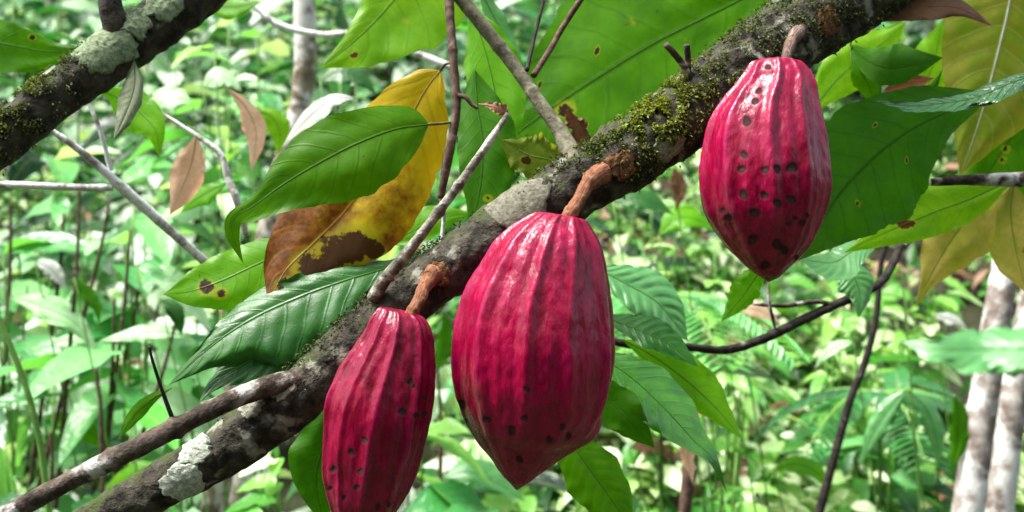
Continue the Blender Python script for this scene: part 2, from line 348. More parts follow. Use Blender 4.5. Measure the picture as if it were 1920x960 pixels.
# ------------------------------------------------------------------ leaf builder
SEEDC = [0.0]
def leaf(name, label, cat, mid, wA, wB, mat, lean=0.35, fold=0.25, quilt=0.0, nv=11, wave=0.055, petiole=None, lesions=(),
         nu=70, nw=34, group=None, rib=None, drape=0.0, ribw=3.6, parent_thing=None, stem=None):
    """mid: (px, py, depth) along the midrib, base first. wA / wB: (t, px) half widths left / right of the way the midrib runs."""
    SEEDC[0] += 3.17; sd_ = SEEDC[0]
    q = crom(mid, nu); T = np.linspace(0, 1, nu)
    a = np.interp(T, [x[0] for x in wA], [x[1] for x in wA]); b = np.interp(T, [x[0] for x in wB], [x[1] for x in wB])
    def sm(x):                                             # round the traced outline a little
        for _ in range(3):
            y = x.copy(); y[1:-1] = 0.25 * x[:-2] + 0.5 * x[1:-1] + 0.25 * x[2:]; x = y
        return x
    a, b = sm(a), sm(b); a[0] = b[0] = 0.6; a[-1] = b[-1] = 0.3
    d2 = np.gradient(q[:, :2], axis=0)
    for _ in range(6): d2[1:-1] = 0.25 * d2[:-2] + 0.5 * d2[1:-1] + 0.25 * d2[2:]
    d2 /= np.linalg.norm(d2, axis=1)[:, None] + 1e-9
    nrm = np.stack([d2[:, 1], -d2[:, 0]], 1)               # towards side A
    vs = np.linspace(-1, 1, nw)
    V = np.zeros((nu, nw, 3)); UV = np.zeros((nu, nw, 2)); LES = np.zeros((nu, nw))
    for i in range(nu):
        ea = 1 + wave * 1.4 * noise.noise(Vector((i * 0.16, sd_, 0))) + wave * 0.6 * noise.noise(Vector((i * 0.6, sd_, 0)))
        eb = 1 + wave * 1.4 * noise.noise(Vector((i * 0.16, sd_ + 9, 0))) + wave * 0.6 * noise.noise(Vector((i * 0.6, sd_ + 9, 0)))
        for j, v in enumerate(vs):
            wpx = a[i] * ea * v if v > 0 else b[i] * eb * v
            sweep = -0.12 * abs(wpx)
            px = q[i, 0] + nrm[i, 0] * wpx - d2[i, 0] * sweep * 0; py = q[i, 1] + nrm[i, 1] * wpx
            dep = q[i, 2]; w = abs(wpx) / F * dep
            dz = -(py - q[i, 1]) / F * dep
            dep2 = dep + lean * dz + fold * (-w if True else w) * 0.6 + fold * 1.2 * w * abs(v) + drape * w * abs(v)
            dep2 += 0.006 * noise.noise(Vector((T[i] * 3.1, v * 1.3 + sd_, 1.7))) * min(1, w / 0.02)
            if quilt > 0:
                ph = T[i] * nv - 1.7 * abs(v) ** 1.25
                fr = ph - math.floor(ph)
                dep2 -= quilt * math.sin(math.pi * fr) ** 0.8 * min(1, w / 0.012) * (1 - 0.5 * abs(v))
            dep2 += wave * 0.10 * abs(v) ** 3 * noise.noise(Vector((T[i] * 9, v + sd_, 4))) * min(1, w / 0.02)
            V[i, j] = P(px, py, dep2); UV[i, j] = (T[i], 0.5 + 0.5 * v)
            for (lx, ly, lr) in lesions:
                dd = math.hypot(px - lx, (py - ly) * 1.3) / lr
                LES[i, j] = max(LES[i, j], max(0.0, 1.5 - dd) / 1.5 * 1.2)
    root = parent_thing
    basept = petiole[-1] if petiole else mid[0]
    if root is None: root = thing(name, P(*basept), label, cat, group)
    mesh_np('blade', V.reshape(-1, 3), grid_quads(nu, nw), mat, root, uv=UV.reshape(-1, 2), attrs={'lesion': LES.ravel()})
    rc = V[:, nw // 2 - 1] * 0.5 + V[:, nw // 2] * 0.5
    rc = rc.copy(); rc[:, 1] -= 0.0002
    rr = np.linspace(1.0, 0.12, nu) * ribw * 0.5 * q[:, 2] / F * 0.55
    Vt, Qt, Ut = tube_np(rc[:-2], rr[:-2], 6)
    mesh_np('midrib', Vt, Qt, rib or M['midrib'], root, uv=Ut)
    if petiole:
        pc = pxcurve([tuple(mid[0])] + [tuple(p) for p in petiole], 14)[0]
        Vt, Qt, Ut = tube_np(pc, ribw * 0.75 * mid[0][2] / F, 8)
        mesh_np('petiole', Vt, Qt, M['petiole'], root, uv=Ut)
    if stem:                                               # carried by its own stalk from the soil
        p0 = P(*mid[0]); b = np.array([p0[0] + stem * 3.2, p0[1] + .15, 0.0]); b[2] = float(gz(b[0], b[1])) - .02
        cc = crom([p0, p0 * .6 + b * .4 + np.array([stem * .15, 0, .02]), b], 20)
        Vt, Qt, Ut = tube_np(cc, np.linspace(.0013, .0026, 20), 8); mesh_np('stem', Vt, Qt, M['stem_green'], root, uv=Ut)
    return root

def W(*v, n=None):
    """evenly spaced half widths with zero at both ends"""
    v = (0,) + v + (0,)
    return [(i / (len(v) - 1), x) for i, x in enumerate(v)]

# ------------------------------------------------------------------ small leaf meshes (vectorised)
def leaves_np(base, dirv, up, L, Wd, droop, tint, bright, nu=6, shape=0.0):
    base = np.asarray(base); n = len(base)
    dirv = dirv / (np.linalg.norm(dirv, axis=1)[:, None] + 1e-9)
    side = np.cross(dirv, up); side /= np.linalg.norm(side, axis=1)[:, None] + 1e-9
    nr = np.cross(side, dirv)
    s = np.linspace(0, 1, nu); prof = np.sin(np.pi * s ** 0.8) ** 0.8; prof[0] = 0.04; prof[-1] = 0.02
    vv = np.array([-1.0, 0.0, 1.0])
    ss, v2 = np.meshgrid(s, vv, indexing='ij'); pp = np.repeat(prof[:, None], 3, 1)
    B = base[:, None, None, :] + dirv[:, None, None, :] * (L[:, None, None] * ss)[..., None]
    B = B + side[:, None, None, :] * (Wd[:, None, None] * 0.5 * pp * v2)[..., None]
    wob = rng.uniform(-0.1, 0.1, (n, nu, 3))
    B = B + nr[:, None, None, :] * (Wd[:, None, None] * (0.16 * pp * np.abs(v2) + wob * pp * np.abs(v2)))[..., None]
    B[..., 2] -= (droop[:, None, None] * L[:, None, None] * ss ** 2)
    V = B.reshape(-1, 3)
    g = grid_quads(nu, 3); Q = (np.arange(n)[:, None, None] * (nu * 3) + g[None]).reshape(-1, 4)
    A = np.zeros((n, nu, 3, 3)); A[..., 0] = tint[:, None, None]; A[..., 1] = bright[:, None, None]; A[..., 2] = v2
    return V, Q, A.reshape(-1, 3)

def merge(parts):
    V, Q, A, o = [], [], [], 0
    for v, q, a in parts:
        V.append(v); Q.append(q + o); A.append(a); o += len(v)
    return np.vstack(V), np.vstack(Q), np.vstack(A)

# ------------------------------------------------------------------ ground and the slope behind
def gz(x, y):
    s = np.maximum(0, y - 1.2)
    return 0.42 * s + 0.10 * np.sin(x * 0.9 + 1) * np.minimum(1, s) + 0.07 * np.sin(y * 1.7 + x * 0.6) * np.minimum(1, s)
gx, gy = np.meshgrid(np.linspace(-16, 16, 160), np.linspace(-6, 22, 160), indexing='xy')
GV = np.stack([gx, gy, gz(gx, gy) - 0.02], -1).reshape(-1, 3)
GV[:, 2] += rng.uniform(-0.02, 0.02, len(GV))
m, t = newmat('forest_floor')
a = noisen(t, 3, 6, 0.65); b = noisen(t, 30, 5, 0.7)
c = mixc(t, sstep(t, a, 0.4, 0.6), (0.035, 0.028, 0.016), (0.05, 0.065, 0.02)); c = mixc(t, sstep(t, b, 0.55, 0.7), c, (0.16, 0.09, 0.05))
pr = N(t, 'ShaderNodeBsdfPrincipled'); t.links.new(c, pr.inputs['Base Color']); pr.inputs['Roughness'].default_value = 0.95
t.links.new(bumpn(t, b, 1.0, 0.05), pr.inputs['Normal']); finish(t, pr.outputs[0]); M['floor'] = m
g = mesh_np('ground', GV, grid_quads(160, 160), M['floor']); g['kind'] = 'structure'

GREENS = [(0.0, (0.012, 0.055, 0.012)), (0.3, (0.022, 0.13, 0.018)), (0.55, (0.085, 0.34, 0.04)), (0.8, (0.26, 0.52, 0.10)), (1.0, (0.74, 0.84, 0.56))]  # near-white end paints blown highlights, darkest end paints the shaded gaps
TEALS = [(0.0, (0.004, 0.022, 0.007)), (0.4, (0.014, 0.10, 0.02)), (0.62, (0.05, 0.28, 0.06)), (0.85, (0.20, 0.52, 0.17)), (1.0, (0.66, 0.82, 0.64))]  # likewise, highlight whites and hollow blacks put into the leaf colour
M['fol_green'] = foliage_mat('fol_green', GREENS)
M['fol_teal'] = foliage_mat('fol_teal', TEALS, 0.3, 0.36, 0.7)
M['fol_litter'] = foliage_mat('fol_litter', [(0.0, (0.06, 0.03, 0.02)), (0.6, (0.26, 0.13, 0.08)), (1.0, (0.52, 0.36, 0.27))], 0.15, 0.6, 0.3)
M['stem'] = simple_mat('stem', (0.10, 0.09, 0.04), (0.20, 0.17, 0.09), 40, 0.8, 0.3)
M['stem_green'] = simple_mat('stem_green', (0.08, 0.2, 0.03), (0.16, 0.32, 0.06), 40, 0.5, 0.3)

def scatter_foliage(n_plants, ymin, ymax, lmin, lmax, nleaf, hmin, hmax, xfun, clear=None, seed=0, lean=0.9, tb=(0.5, 0.25)):
    r = np.random.default_rng(seed)
    bs, ds, ups, Ls, Ws, drs, ts = [], [], [], [], [], [], []
    for _ in range(n_plants):
        y = ymin + (ymax - ymin) * r.random() ** 0.8; x = xfun(r, y)
        k = noise.noise(Vector((x * 0.9, y * 0.9, seed)))
        if k < -0.08 and r.random() < 0.85: continue
        if clear and clear(x, y): continue
        h = r.uniform(hmin, hmax); z0 = gz(x, y); nl = max(3, int(nleaf * r.uniform(0.6, 1.4)))
        pt = r.normal(tb[0], tb[1]); sc = r.uniform(0.7, 1.2)
        az = r.uniform(0, 6.28, nl); hh = r.uniform(0.15, 1, nl) * h; rad = r.uniform(0.0, 0.35, nl) * h * 0.8
        bs.append(np.stack([x + np.cos(az) * rad, y + np.sin(az) * rad, z0 + hh], 1))
        ds.append(np.stack([np.cos(az), np.sin(az) - lean, r.uniform(-0.35, 0.45, nl)], 1))
        ups.append(np.stack([r.normal(0, 0.35, nl), r.normal(-0.35, 0.35, nl), np.ones(nl)], 1))
        L = r.uniform(lmin, lmax, nl) * sc; Ls.append(L); Ws.append(L * r.uniform(0.32, 0.55)); drs.append(r.uniform(0.1, 0.6, nl))
        ts.append(np.clip(pt + r.normal(0, 0.34, nl), 0, 1))
    B = np.vstack(bs); Ts = np.concatenate(ts)
    return leaves_np(B, np.vstack(ds), np.vstack(ups), np.concatenate(Ls), np.concatenate(Ws), np.concatenate(drs), Ts, Ts)

def xleft(r, y): return r.uniform(-1.05, 0.05) * (0.62 * y + 0.3)
def xright(r, y): return r.uniform(-0.05, 1.05) * (0.62 * y + 0.3)
def xall(r, y): return r.uniform(-1.1, 1.1) * (0.62 * y + 1.2)

V_, Q_, A_ = scatter_foliage(760, 2.2, 9.5, 0.10, 0.20, 16, 0.2, 0.65, xleft, seed=3, tb=(0.68, 0.30))
o = mesh_np('broadleaf_undergrowth', V_, Q_, M['fol_teal'], attrs={'tint': A_}); tag(o, 'tangled broad-leaved green undergrowth filling the slope on the left', 'undergrowth', kind='stuff')
V_, Q_, A_ = scatter_foliage(700, 2.1, 6.0, 0.04, 0.09, 18, 0.1, 0.5, xleft, seed=31, tb=(0.6, 0.3))
o = mesh_np('small_leaf_undergrowth', V_, Q_, M['fol_green'], attrs={'tint': A_}); tag(o, 'fine small-leaved herbs between the broad leaves on the left', 'undergrowth', kind='stuff')
V_, Q_, A_ = scatter_foliage(1500, 2.3, 8.0, 0.05, 0.11, 26, 0.15, 0.5, xright, seed=5, tb=(0.70, 0.28))
o = mesh_np('small_leaf_undergrowth', V_, Q_, M['fol_green'], attrs={'tint': A_}); tag(o, 'pale small-leaved undergrowth covering the slope on the right', 'undergrowth', kind='stuff')
V_, Q_, A_ = scatter_foliage(1300, 5.0, 16, 0.14, 0.34, 20, 0.5, 1.6, xall, seed=8, tb=(0.6, 0.30))
o = mesh_np('far_thicket', V_, Q_, M['fol_teal'], attrs={'tint': A_}); tag(o, 'distant dark green thicket at the top of the slope', 'undergrowth', kind='stuff')
V_, Q_, A_ = scatter_foliage(800, 1.9, 7, 0.06, 0.15, 10, 0.01, 0.34, xall, seed=9, tb=(0.5, 0.3))
o = mesh_np('leaf_litter', V_, Q_, M['fol_litter'], attrs={'tint': A_}); tag(o, 'fallen brown leaves scattered over the forest floor', 'leaf litter', kind='stuff')

_r = np.random.default_rng(21); _b = []  # unseen leaves added overhead to throw dappled shade on the slope
while len(_b) < 1500:
    x, y = _r.uniform(-10, 8), _r.uniform(2.3, 11)
    if noise.noise(Vector((x * .75, y * .75, 3.3))) + .5 * noise.noise(Vector((x * 2.1, y * 2.1, 8.3))) < .04: continue
    _b.append((x, y, float(gz(x, y)) + _r.uniform(2.9, 3.9)))
_n = len(_b); _az = _r.uniform(0, 6.28, _n)
V_, Q_, A_ = leaves_np(np.array(_b), np.stack([np.cos(_az), np.sin(_az), _r.uniform(-.4, .2, _n)], 1), np.stack([_r.normal(0, .3, _n), _r.normal(0, .3, _n), np.ones(_n)], 1),
                       _r.uniform(.25, .5, _n), _r.uniform(.12, .22, _n), np.full(_n, .25), _r.uniform(.2, .7, _n), np.full(_n, .5))
o = mesh_np('added_shade_canopy', V_, Q_, M['fol_green'], attrs={'tint': A_}); tag(o, 'added unseen leaf canopy that dapples the slope with shade', 'canopy', kind='stuff')
V_, Q_, A_ = scatter_foliage(420, -7.0, -2.6, 0.25, 0.45, 60, 2.2, 4.6, lambda r, y: r.uniform(-9, 9), seed=12, tb=(0.3, 0.25))  # unseen foliage added behind the camera to cut frontal sky haze
o = mesh_np('added_foliage_screen', V_, Q_, M['fol_green'], attrs={'tint': A_}); tag(o, 'added tall foliage screen behind the viewer, blocking frontal sky light', 'undergrowth', kind='stuff')

# ------------------------------------------------------------------ single background plants
def plant(name, label, cat, px, py, d, size, nl, mat, leafL, wr=0.42, tb=(0.5, 0.15), spread=1.0, droop=(0.1, 0.6), stem='stem_green', group=None, seed=None, facing=0.8, flat=0.35):
    r = np.random.default_rng(seed if seed is not None else int(px * 7 + py * 13))
    top = P(px, py, d); z0 = float(gz(top[0], top[1])) - 0.03
    root = thing(name, (top[0], top[1], z0), label, cat, group)
    bs, ds = [], []; stv = []
    ns = max(2, nl // 5)
    for k in range(ns):
        a = r.uniform(0, 6.28); rr = r.uniform(0, 0.6) * size * spread
        tp = top + np.array([math.cos(a) * rr, math.sin(a) * rr, r.uniform(-0.5, 0.5) * size])
        b0 = np.array([top[0] + math.cos(a) * 0.02, top[1] + math.sin(a) * 0.02, z0])
        cc = crom([b0, (b0 + tp) / 2 + np.array([r.normal(0, .02), r.normal(0, .02), 0]), tp], 10)
        V, Q, U = tube_np(cc, np.linspace(0.004, 0.0018, 10) * (1 + size), 6); stv.append((V, Q, np.zeros((len(V), 3))))
        for _ in range(max(1, nl // ns)):
            s = r.uniform(0.55, 1.0); p = cc[min(9, int(s * 9.99))]; bs.append(p)
            az = r.uniform(0, 6.28); ds.append([math.cos(az), math.sin(az) - facing, r.uniform(-0.3, 0.5)])
    n = len(bs)
    L = r.uniform(0.7, 1.15, n) * leafL
    up = np.stack([r.normal(0, .3, n), r.normal(-flat, .3, n), np.ones(n)], 1)
    ts = np.clip(r.normal(tb[0], tb[1], n), 0, 1)
    V, Q, A = leaves_np(np.array(bs), np.array(ds), up, L, L * wr * r.uniform(.8, 1.15, n), r.uniform(droop[0], droop[1], n), ts, ts, nu=9)
    mesh_np('foliage', V, Q, mat, root, attrs={'tint': A})
    V, Q, A = merge(stv); mesh_np('stem', V, Q, M[stem], root)
    return root

def fern(label, px, py, d, L, nf, seed, tb=(0.45, 0.12), wid=0.28, name='fern'):
    r = np.random.default_rng(seed); top = P(px, py, d); z0 = float(gz(top[0], top[1])) - 0.03
    root = thing(name, (top[0], top[1], z0), label, 'fern')
    bs, ds, ups, Ls, ts, st = [], [], [], [], [], []
    for k in range(nf):
        az = -1.57 + (k - (nf - 1) / 2) / nf * 4.6 + r.normal(0, .15)
        h = np.array([math.cos(az), math.sin(az), 0])
        s = np.linspace(0, 1, 26)
        c = top + h * (s * L)[:, None] + np.array([0, 0, 1]) * (0.35 * L * s - 0.75 * L * s ** 2)[:, None]
        c = np.vstack([[top[0], top[1], z0], c])
        V, Q, U = tube_np(c, np.linspace(0.005, 0.0015, 27), 5); st.append((V, Q, np.zeros((len(V), 3))))
        tg = np.gradient(c, axis=0); sd2 = np.cross(h, [0, 0, 1.0]); tt = r.normal(tb[0], tb[1])
        for i in range(3, 27):
            for sg in (-1, 1):
                bs.append(c[i]); ds.append(sd2 * sg + h * 0.45 + np.array([0, 0, -0.15])); ups.append([0, -.2, 1])
                Ls.append(L * wid * math.sin(math.pi * (0.1 + 0.9 * (1 - (i - 3) / 24) ** 0.8)) ** 0.8 + 0.01); ts.append(tt + r.normal(0, .06))
    Ls = np.array(Ls); ts = np.clip(ts, 0, 1)
    V, Q, A = leaves_np(np.array(bs), np.array(ds), np.array(ups, float), Ls, np.full(len(Ls), L / 24 * 1.5), np.full(len(Ls), .2), ts, ts, nu=5)
    mesh_np('frond', V, Q, M['fol_teal'], root, attrs={'tint': A})
    V, Q, A = merge(st); mesh_np('stem', V, Q, M['stem_green'], root)
    return root

FT, FG = M['fol_teal'], M['fol_green']
PL = [
 ('long-leaved bright plant at the lower left edge beside a green cane', 60, 620, 1.9, .22, 12, FT, .26, .34, (.72, .12)),
 ('plant with a broad horizontal pale leaf below the glossy quilted leaf', 270, 640, 2.0, .12, 7, FT, .24, .36, (.8, .1)),
 ('low plant with long striped leaves above the thin forked branch', 250, 770, 1.7, .16, 10, FG, .24, .26, (.62, .12)),
 ('wide-leaved plant behind the three stem tips at the left edge', 60, 430, 2.2, .25, 16, FT, .20, .5, (.75, .15)),
 ('bluish-green shrub in the gap between the pale twigs and the hanging pink leaf', 250, 400, 2.1, .22, 18, FT, .18, .5, (.72, .15)),
 ('glossy leafy shrub at the left beside the pale horizontal twig', 90, 300, 2.3, .25, 18, FT, .17, .5, (.7, .2)),
 ('whitish shiny shrub behind the pink dead leaf', 340, 180, 2.4, .22, 16, FT, .2, .55, (.92, .08)),
 ('yellow-green narrow-leaved plant above the pink curled leaf', 410, 60, 2.3, .16, 14, FG, .16, .25, (.85, .1)),
 ('dark bluish shrub at the top left corner above the round green leaf', 110, 20, 2.6, .3, 20, FT, .18, .45, (.4, .15)),
 ('leafy shrub between the pale trunk and the large lime leaf', 660, 190, 2.6, .25, 22, FT, .15, .5, (.35, .15)),
 ('light shrub to the left of the pale trunk near the top', 490, 150, 2.7, .25, 20, FT, .16, .45, (.75, .15)),
 ('leafy shrub right of the dark hanging twig at the top', 960, 40, 2.8, .3, 20, FT, .2, .5, (.5, .2)),
 ('pale oval-leaved bush left of the dark upright stem, right of the leaning trunk edge', 480, 330, 2.5, .2, 16, FG, .15, .5, (.6, .2)),
 ('small bright plant in the gap under the yellow leaf by the pale shoot', 780, 430, 1.9, .12, 10, FG, .14, .4, (.8, .1)),
 ('bright bush directly below the middle of the mossy branch, right of the largest pod', 1230, 460, 2.6, .2, 30, FG, .10, .35, (.85, .12)),
 ('small-leaved bush under the tip of the right pod', 1330, 560, 2.5, .25, 40, FG, .09, .4, (.85, .12)),
 ('yellow-green bush between the dark sapling and the curved dark branch', 1560, 640, 2.7, .28, 44, FG, .09, .4, (.85, .14)),
 ('leafy bush right of the dark sapling, under the tan hanging leaf', 1740, 560, 3.0, .28, 36, FG, .12, .4, (.7, .2)),
 ('dense green bush in the lower right between sapling and pale trunks', 1690, 780, 2.5, .28, 34, FT, .17, .34, (.6, .15)),
 ('low leafy bush at the bottom edge below the drooping green leaves', 1350, 900, 2.1, .22, 34, FG, .10, .4, (.62, .18)),
 ('broad blue-green leafed plant between the two lower pods', 890, 920, 1.9, .14, 10, FT, .20, .6, (.7, .1)),
 ('small bright plant in the gap just right of the lowest pod', 850, 740, 2.2, .16, 14, FG, .12, .5, (.75, .12)),
 ('leafy plant below the forked part of the branch at the bottom', 520, 900, 1.8, .14, 18, FG, .10, .45, (.7, .15)),
 ('light leafy plant under the thin side branch at bottom left', 330, 930, 1.7, .12, 12, FT, .16, .5, (.75, .12)),
 ('dense plant at the bottom left corner', 60, 850, 1.8, .18, 18, FT, .14, .45, (.5, .2)),
 ('round-leaved shrub in the dark hollow left of the shiny quilted leaf', 230, 500, 2.3, .22, 18, FT, .13, .6, (.55, .2)),
 ('small shrub above the bright leaf pierced by a brown lesion', 400, 420, 2.1, .16, 14, FT, .14, .5, (.6, .2)),
 ('dark leafy shrub behind the pod stalk of the largest pod', 1180, 400, 3.0, .28, 26, FT, .12, .5, (.2, .12)),
]
for (lb, px, py, d, sz, nl, mt, LL, wr, tb) in PL:
    plant('understory_plant', lb, 'plant', px, py, d, sz, nl, mt, LL, wr, tb)
fern('arching fern in the lower right, in front of the pale trunks', 1650, 740, 2.3, .26, 5, 4, (.42, .12))
fern('feathery fern directly right of the largest pod', 1240, 560, 2.0, .26, 6, 7, (.78, .08))

# ------------------------------------------------------------------ background trunks and bare stems
def trunk(name, label, cat, pts, dia, mat, seed, group=None, n=70):
    q = crom(pts, n); c = np.array([P(*a) for a in q])
    gnd = float(gz(c[-1][0], c[-1][1])) - 0.05
    if c[-1][2] > gnd:                                      # carry the stem on down into the soil
        dv = c[-1] - c[-8]; k = (gnd - c[-1][2]) / min(dv[2], -1e-4); k = min(k, 40)
        c = np.vstack([c, [c[-1] + dv * k * s for s in (.33, .66, 1.0)]])
        c[-1][2] = float(gz(c[-1][0], c[-1][1])) - 0.05
    dd = np.interp(np.linspace(0, 1, len(c)), np.linspace(0, 1, len(dia)), dia)
    r = dd * 0.5 * pts[0][2] / F
    V, Q, U = tube_np(c, r, 20, 0.14, 0.35 / max(r[0], 1e-3), seed)
    base = c[-1]
    root = thing(name, base, label, cat, group)
    mesh_np('trunk', V, Q, mat, root, uv=U)
    return root
trunk('pale_tree', 'smooth pale tree trunk leaning at the right, left one of the two by the edge', 'tree', [(1960, 100, 1.9), (1915, 330, 1.9), (1890, 480, 1.9), (1862, 640, 1.9), (1840, 780, 1.9), (1812, 980, 1.9)], [44, 50, 58], M['trunk_pale'], 1.0, 'pale trunks at the right')
trunk('pale_tree', 'blotched pale tree trunk at the right edge, right one of the two', 'tree', [(1990, 330, 2.0), (1945, 520, 2.0), (1908, 700, 2.0), (1890, 820, 2.0), (1868, 980, 2.0)], [44, 48, 56], M['trunk_pale'], 5.0, 'pale trunks at the right')
trunk('pale_tree', 'slender whitish trunk with brown upper bark standing left of the large lime leaf', 'tree', [(572, -260, 2.0), (571, 0, 2.0), (572, 110, 2.0), (560, 220, 2.0), (528, 330, 2.0), (500, 460, 2.0)], [40, 40, 42, 46], M['trunk_brown'], 9.0)
trunk('cut_stump', 'short pale stump below the branch fork at the bottom edge', 'stump', [(462, 868, 1.9), (456, 920, 1.9), (448, 990, 1.9)], [40, 44, 48], M['trunk_pale'], 12.0)
trunk('dark_sapling', 'thin dark leaning sapling right of the right pod', 'tree', [(1690, 380, 1.7), (1655, 480, 1.7), (1642, 600, 1.7), (1618, 690, 1.7), (1596, 745, 1.7), (1566, 850, 1.7), (1535, 965, 1.7)], [8, 12, 15, 17], M['bark_dark'], 14.0)
trunk('green_cane', 'smooth green cane curving up at the left edge', 'plant stem', [(-30, 540, 1.3), (8, 620, 1.3), (50, 730, 1.3), (75, 830, 1.3), (88, 930, 1.3)], [9, 11, 12], M['stem_green'], 15.0)
STL = ['just below the pale horizontal twig', 'right of the fork of the pale dead branch', 'below the lower end of the pale dead branch', 'in the dark hollow at the left', 'left of the glossy quilted leaf',
 'short one above the thin side branch', 'tall one in the middle of the left undergrowth', 'near the left edge under the pale twig', 'at the extreme left edge', 'between the lowest and the largest pod', 'dark one beside the green cane', 'slanting one left of the quilted leaf']
for si, (x0, y0, x1, y1, d) in enumerate([(150, 350, 132, 640, 1.9), (205, 380, 165, 560, 2.0), (245, 430, 210, 760, 1.9), (262, 520, 228, 700, 2.1), (330, 600, 285, 760, 1.8),
                            (180, 690, 190, 810, 1.7), (215, 560, 200, 830, 1.9), (120, 400, 100, 600, 2.1), (20, 380, 12, 620, 2.0), (820, 690, 826, 860, 2.0), (95, 810, 95, 930, 1.6), (300, 560, 240, 800, 2.2)]):
    trunk('bare_stem', 'thin bare brown stem, ' + STL[si], 'plant stem', [(x0, y0, d), ((x0 + x1) / 2 + 3, (y0 + y1) / 2, d), (x1, y1, d)], [5, 7, 9], M['bark_twig'], x0 * .1, 'thin bare stems in the undergrowth', n=24)
trunk('leaf_wrapped_stem', 'reddish-brown dead stem with curled bark at the bottom right of the largest pod', 'plant stem', [(1300, 720, 1.7), (1296, 800, 1.7), (1290, 900, 1.7), (1280, 980, 1.7)], [14, 26, 26, 20], M['bark_twig'], 33.0, n=40)

# ------------------------------------------------------------------ the cocoa tree: the mossy branch and what grows out of it
MAIN = [(20, 1090, .80), (165, 992, .80), (300, 912, .80), (430, 838, .805), (540, 758, .81), (610, 700, .81), (700, 618, .815), (800, 532, .82), (880, 478, .83),
        (965, 425, .84), (1060, 362, .85), (1150, 308, .86), (1250, 243, .88), (1350, 166, .90), (1470, 74, .92), (1600, -8, .94), (1760, -120, .96)]
MD = [80, 86, 90, 100, 104, 106, 104, 100, 108, 118, 118, 122, 130, 138, 142, 142, 140]
ROOT = thing('cocoa_tree', P(20, 1090, .80), 'mossy lichen-spotted brown cocoa branch running diagonally behind the three red pods', 'tree')
NM = 460
qM = crom(MAIN, NM); cM = np.array([P(*a) for a in qM])
segM = np.linalg.norm(np.diff(np.array(MAIN)[:, :2], axis=0), axis=1); cumM = np.r_[0, np.cumsum(segM)] / segM.sum()
rM = np.interp(np.linspace(0, 1, NM), cumM, MD) * 0.5 * qM[:, 2] / F
VM, QM, UM = tube_np(cM, rM, 72, 0.17, 55, 2.0, knots=((0.40, .014, .0015), (0.525, .012, .002), (0.66, .012, .003), (0.60, .03, .001)))
mesh_np('branch', VM, QM, M['bark_main'], ROOT, uv=UM)
limb('side_branch', [(-60, 1005, .74), (40, 950, .75), (130, 902, .755), (250, 842, .76), (340, 796, .765), (430, 752, .775), (520, 718, .79), (600, 700, .80)], [38, 38, 36, 40, 38, 36, 40, 34], M['bark_side'], ROOT, 160, 28, .16, 80, 6.0, knots=((.42, .01, .0015), (.6, .01, .002)))
limb('twig', [(326, 792, .765), (305, 735, .76), (286, 676, .755), (280, 650, .75)], [10, 7, 5], M['bark_dark'], ROOT, 24, 8, .1)
limb('shoot', [(1078, 306, .845), (1052, 250, .86), (1010, 190, .87), (960, 118, .88), (905, 48, .88), (850, -20, .88), (800, -80, .88)], [40, 28, 25, 25, 26, 26, 26], M['bark_shoot'], ROOT, 90, 18, .12, 80, 11.0, knots=((.55, .012, .001), (.33, .012, .001)))
limb('shoot', [(700, 560, .80), (722, 524, .79), (762, 476, .78), (822, 398, .775), (882, 316, .78), (932, 244, .785), (952, 214, .79)], [28, 22, 20, 18, 16, 15, 10], M['bark_grey'], ROOT, 90, 16, .16, 90, 13.0, knots=((.62, .01, .001), (.48, .012, .0015)))
limb('twig', [(838, -60, .885), (843, 20, .87), (850, 110, .86), (856, 200, .855), (844, 275, .85), (826, 372, .85)], [20, 17, 15, 16, 18, 14], M['bark_twig'], ROOT, 80, 12, .16, 110, 17.0, knots=((.36, .012, .001), (.55, .012, .001)))
limb('twig', [(853, 178, .856), (872, 182, .85), (885, 196, .85), (896, 203, .85)], [10, 9, 8, 7], M['bark_twig'], ROOT, 16, 8, .1)
limb('twig', [(826, 365, .85), (832, 400, .86), (828, 450, .86), (824, 480, .86)], [9, 7, 6], M['bark_pale'], ROOT, 16, 8, .1)
limb('twig', [(1000, 142, .875), (1030, 95, .89), (1056, 50, .9), (1095, -10, .9)], [12, 11, 11, 11], M['bark_twig'], ROOT, 26, 10, .1)
limb('twig', [(988, 132, .875), (1002, 70, .9), (1022, -10, .92)], [8, 7, 6], M['bark_dark'], ROOT, 20, 8, .1)
limb('dead_stub', [(1298, 175, .885), (1285, 130, .87), (1262, 98, .86), (1248, 84, .855)], [18, 15, 13, 12], M['bark_side'], ROOT, 20, 10, .2, 120)
limb('dead_stub', [(1290, 150, .885), (1289, 110, .87), (1288, 84, .865)], [14, 13, 12], M['bark_side'], ROOT, 14, 10, .2, 120)

def on_branch(c, r, t, side, out=0.0):
    """point on a branch: t along, side = angle from facing the camera (0) towards the upper edge (+90)"""
    i = int(np.clip(t, 0, 1) * (len(c) - 1)); i0, i1 = max(0, i - 2), min(len(c) - 1, i + 2)
    tg = c[i1] - c[i0]; tg /= np.linalg.norm(tg)
    f = np.array([0, -1.0, 0]); f -= tg * f.dot(tg); f /= np.linalg.norm(f)
    u = np.cross(tg, f); u = u if u[2] > 0 else -u
    a = math.radians(side); n = f * math.cos(a) + u * math.sin(a)
    return c[i] + n * (r[i] + out), n, tg

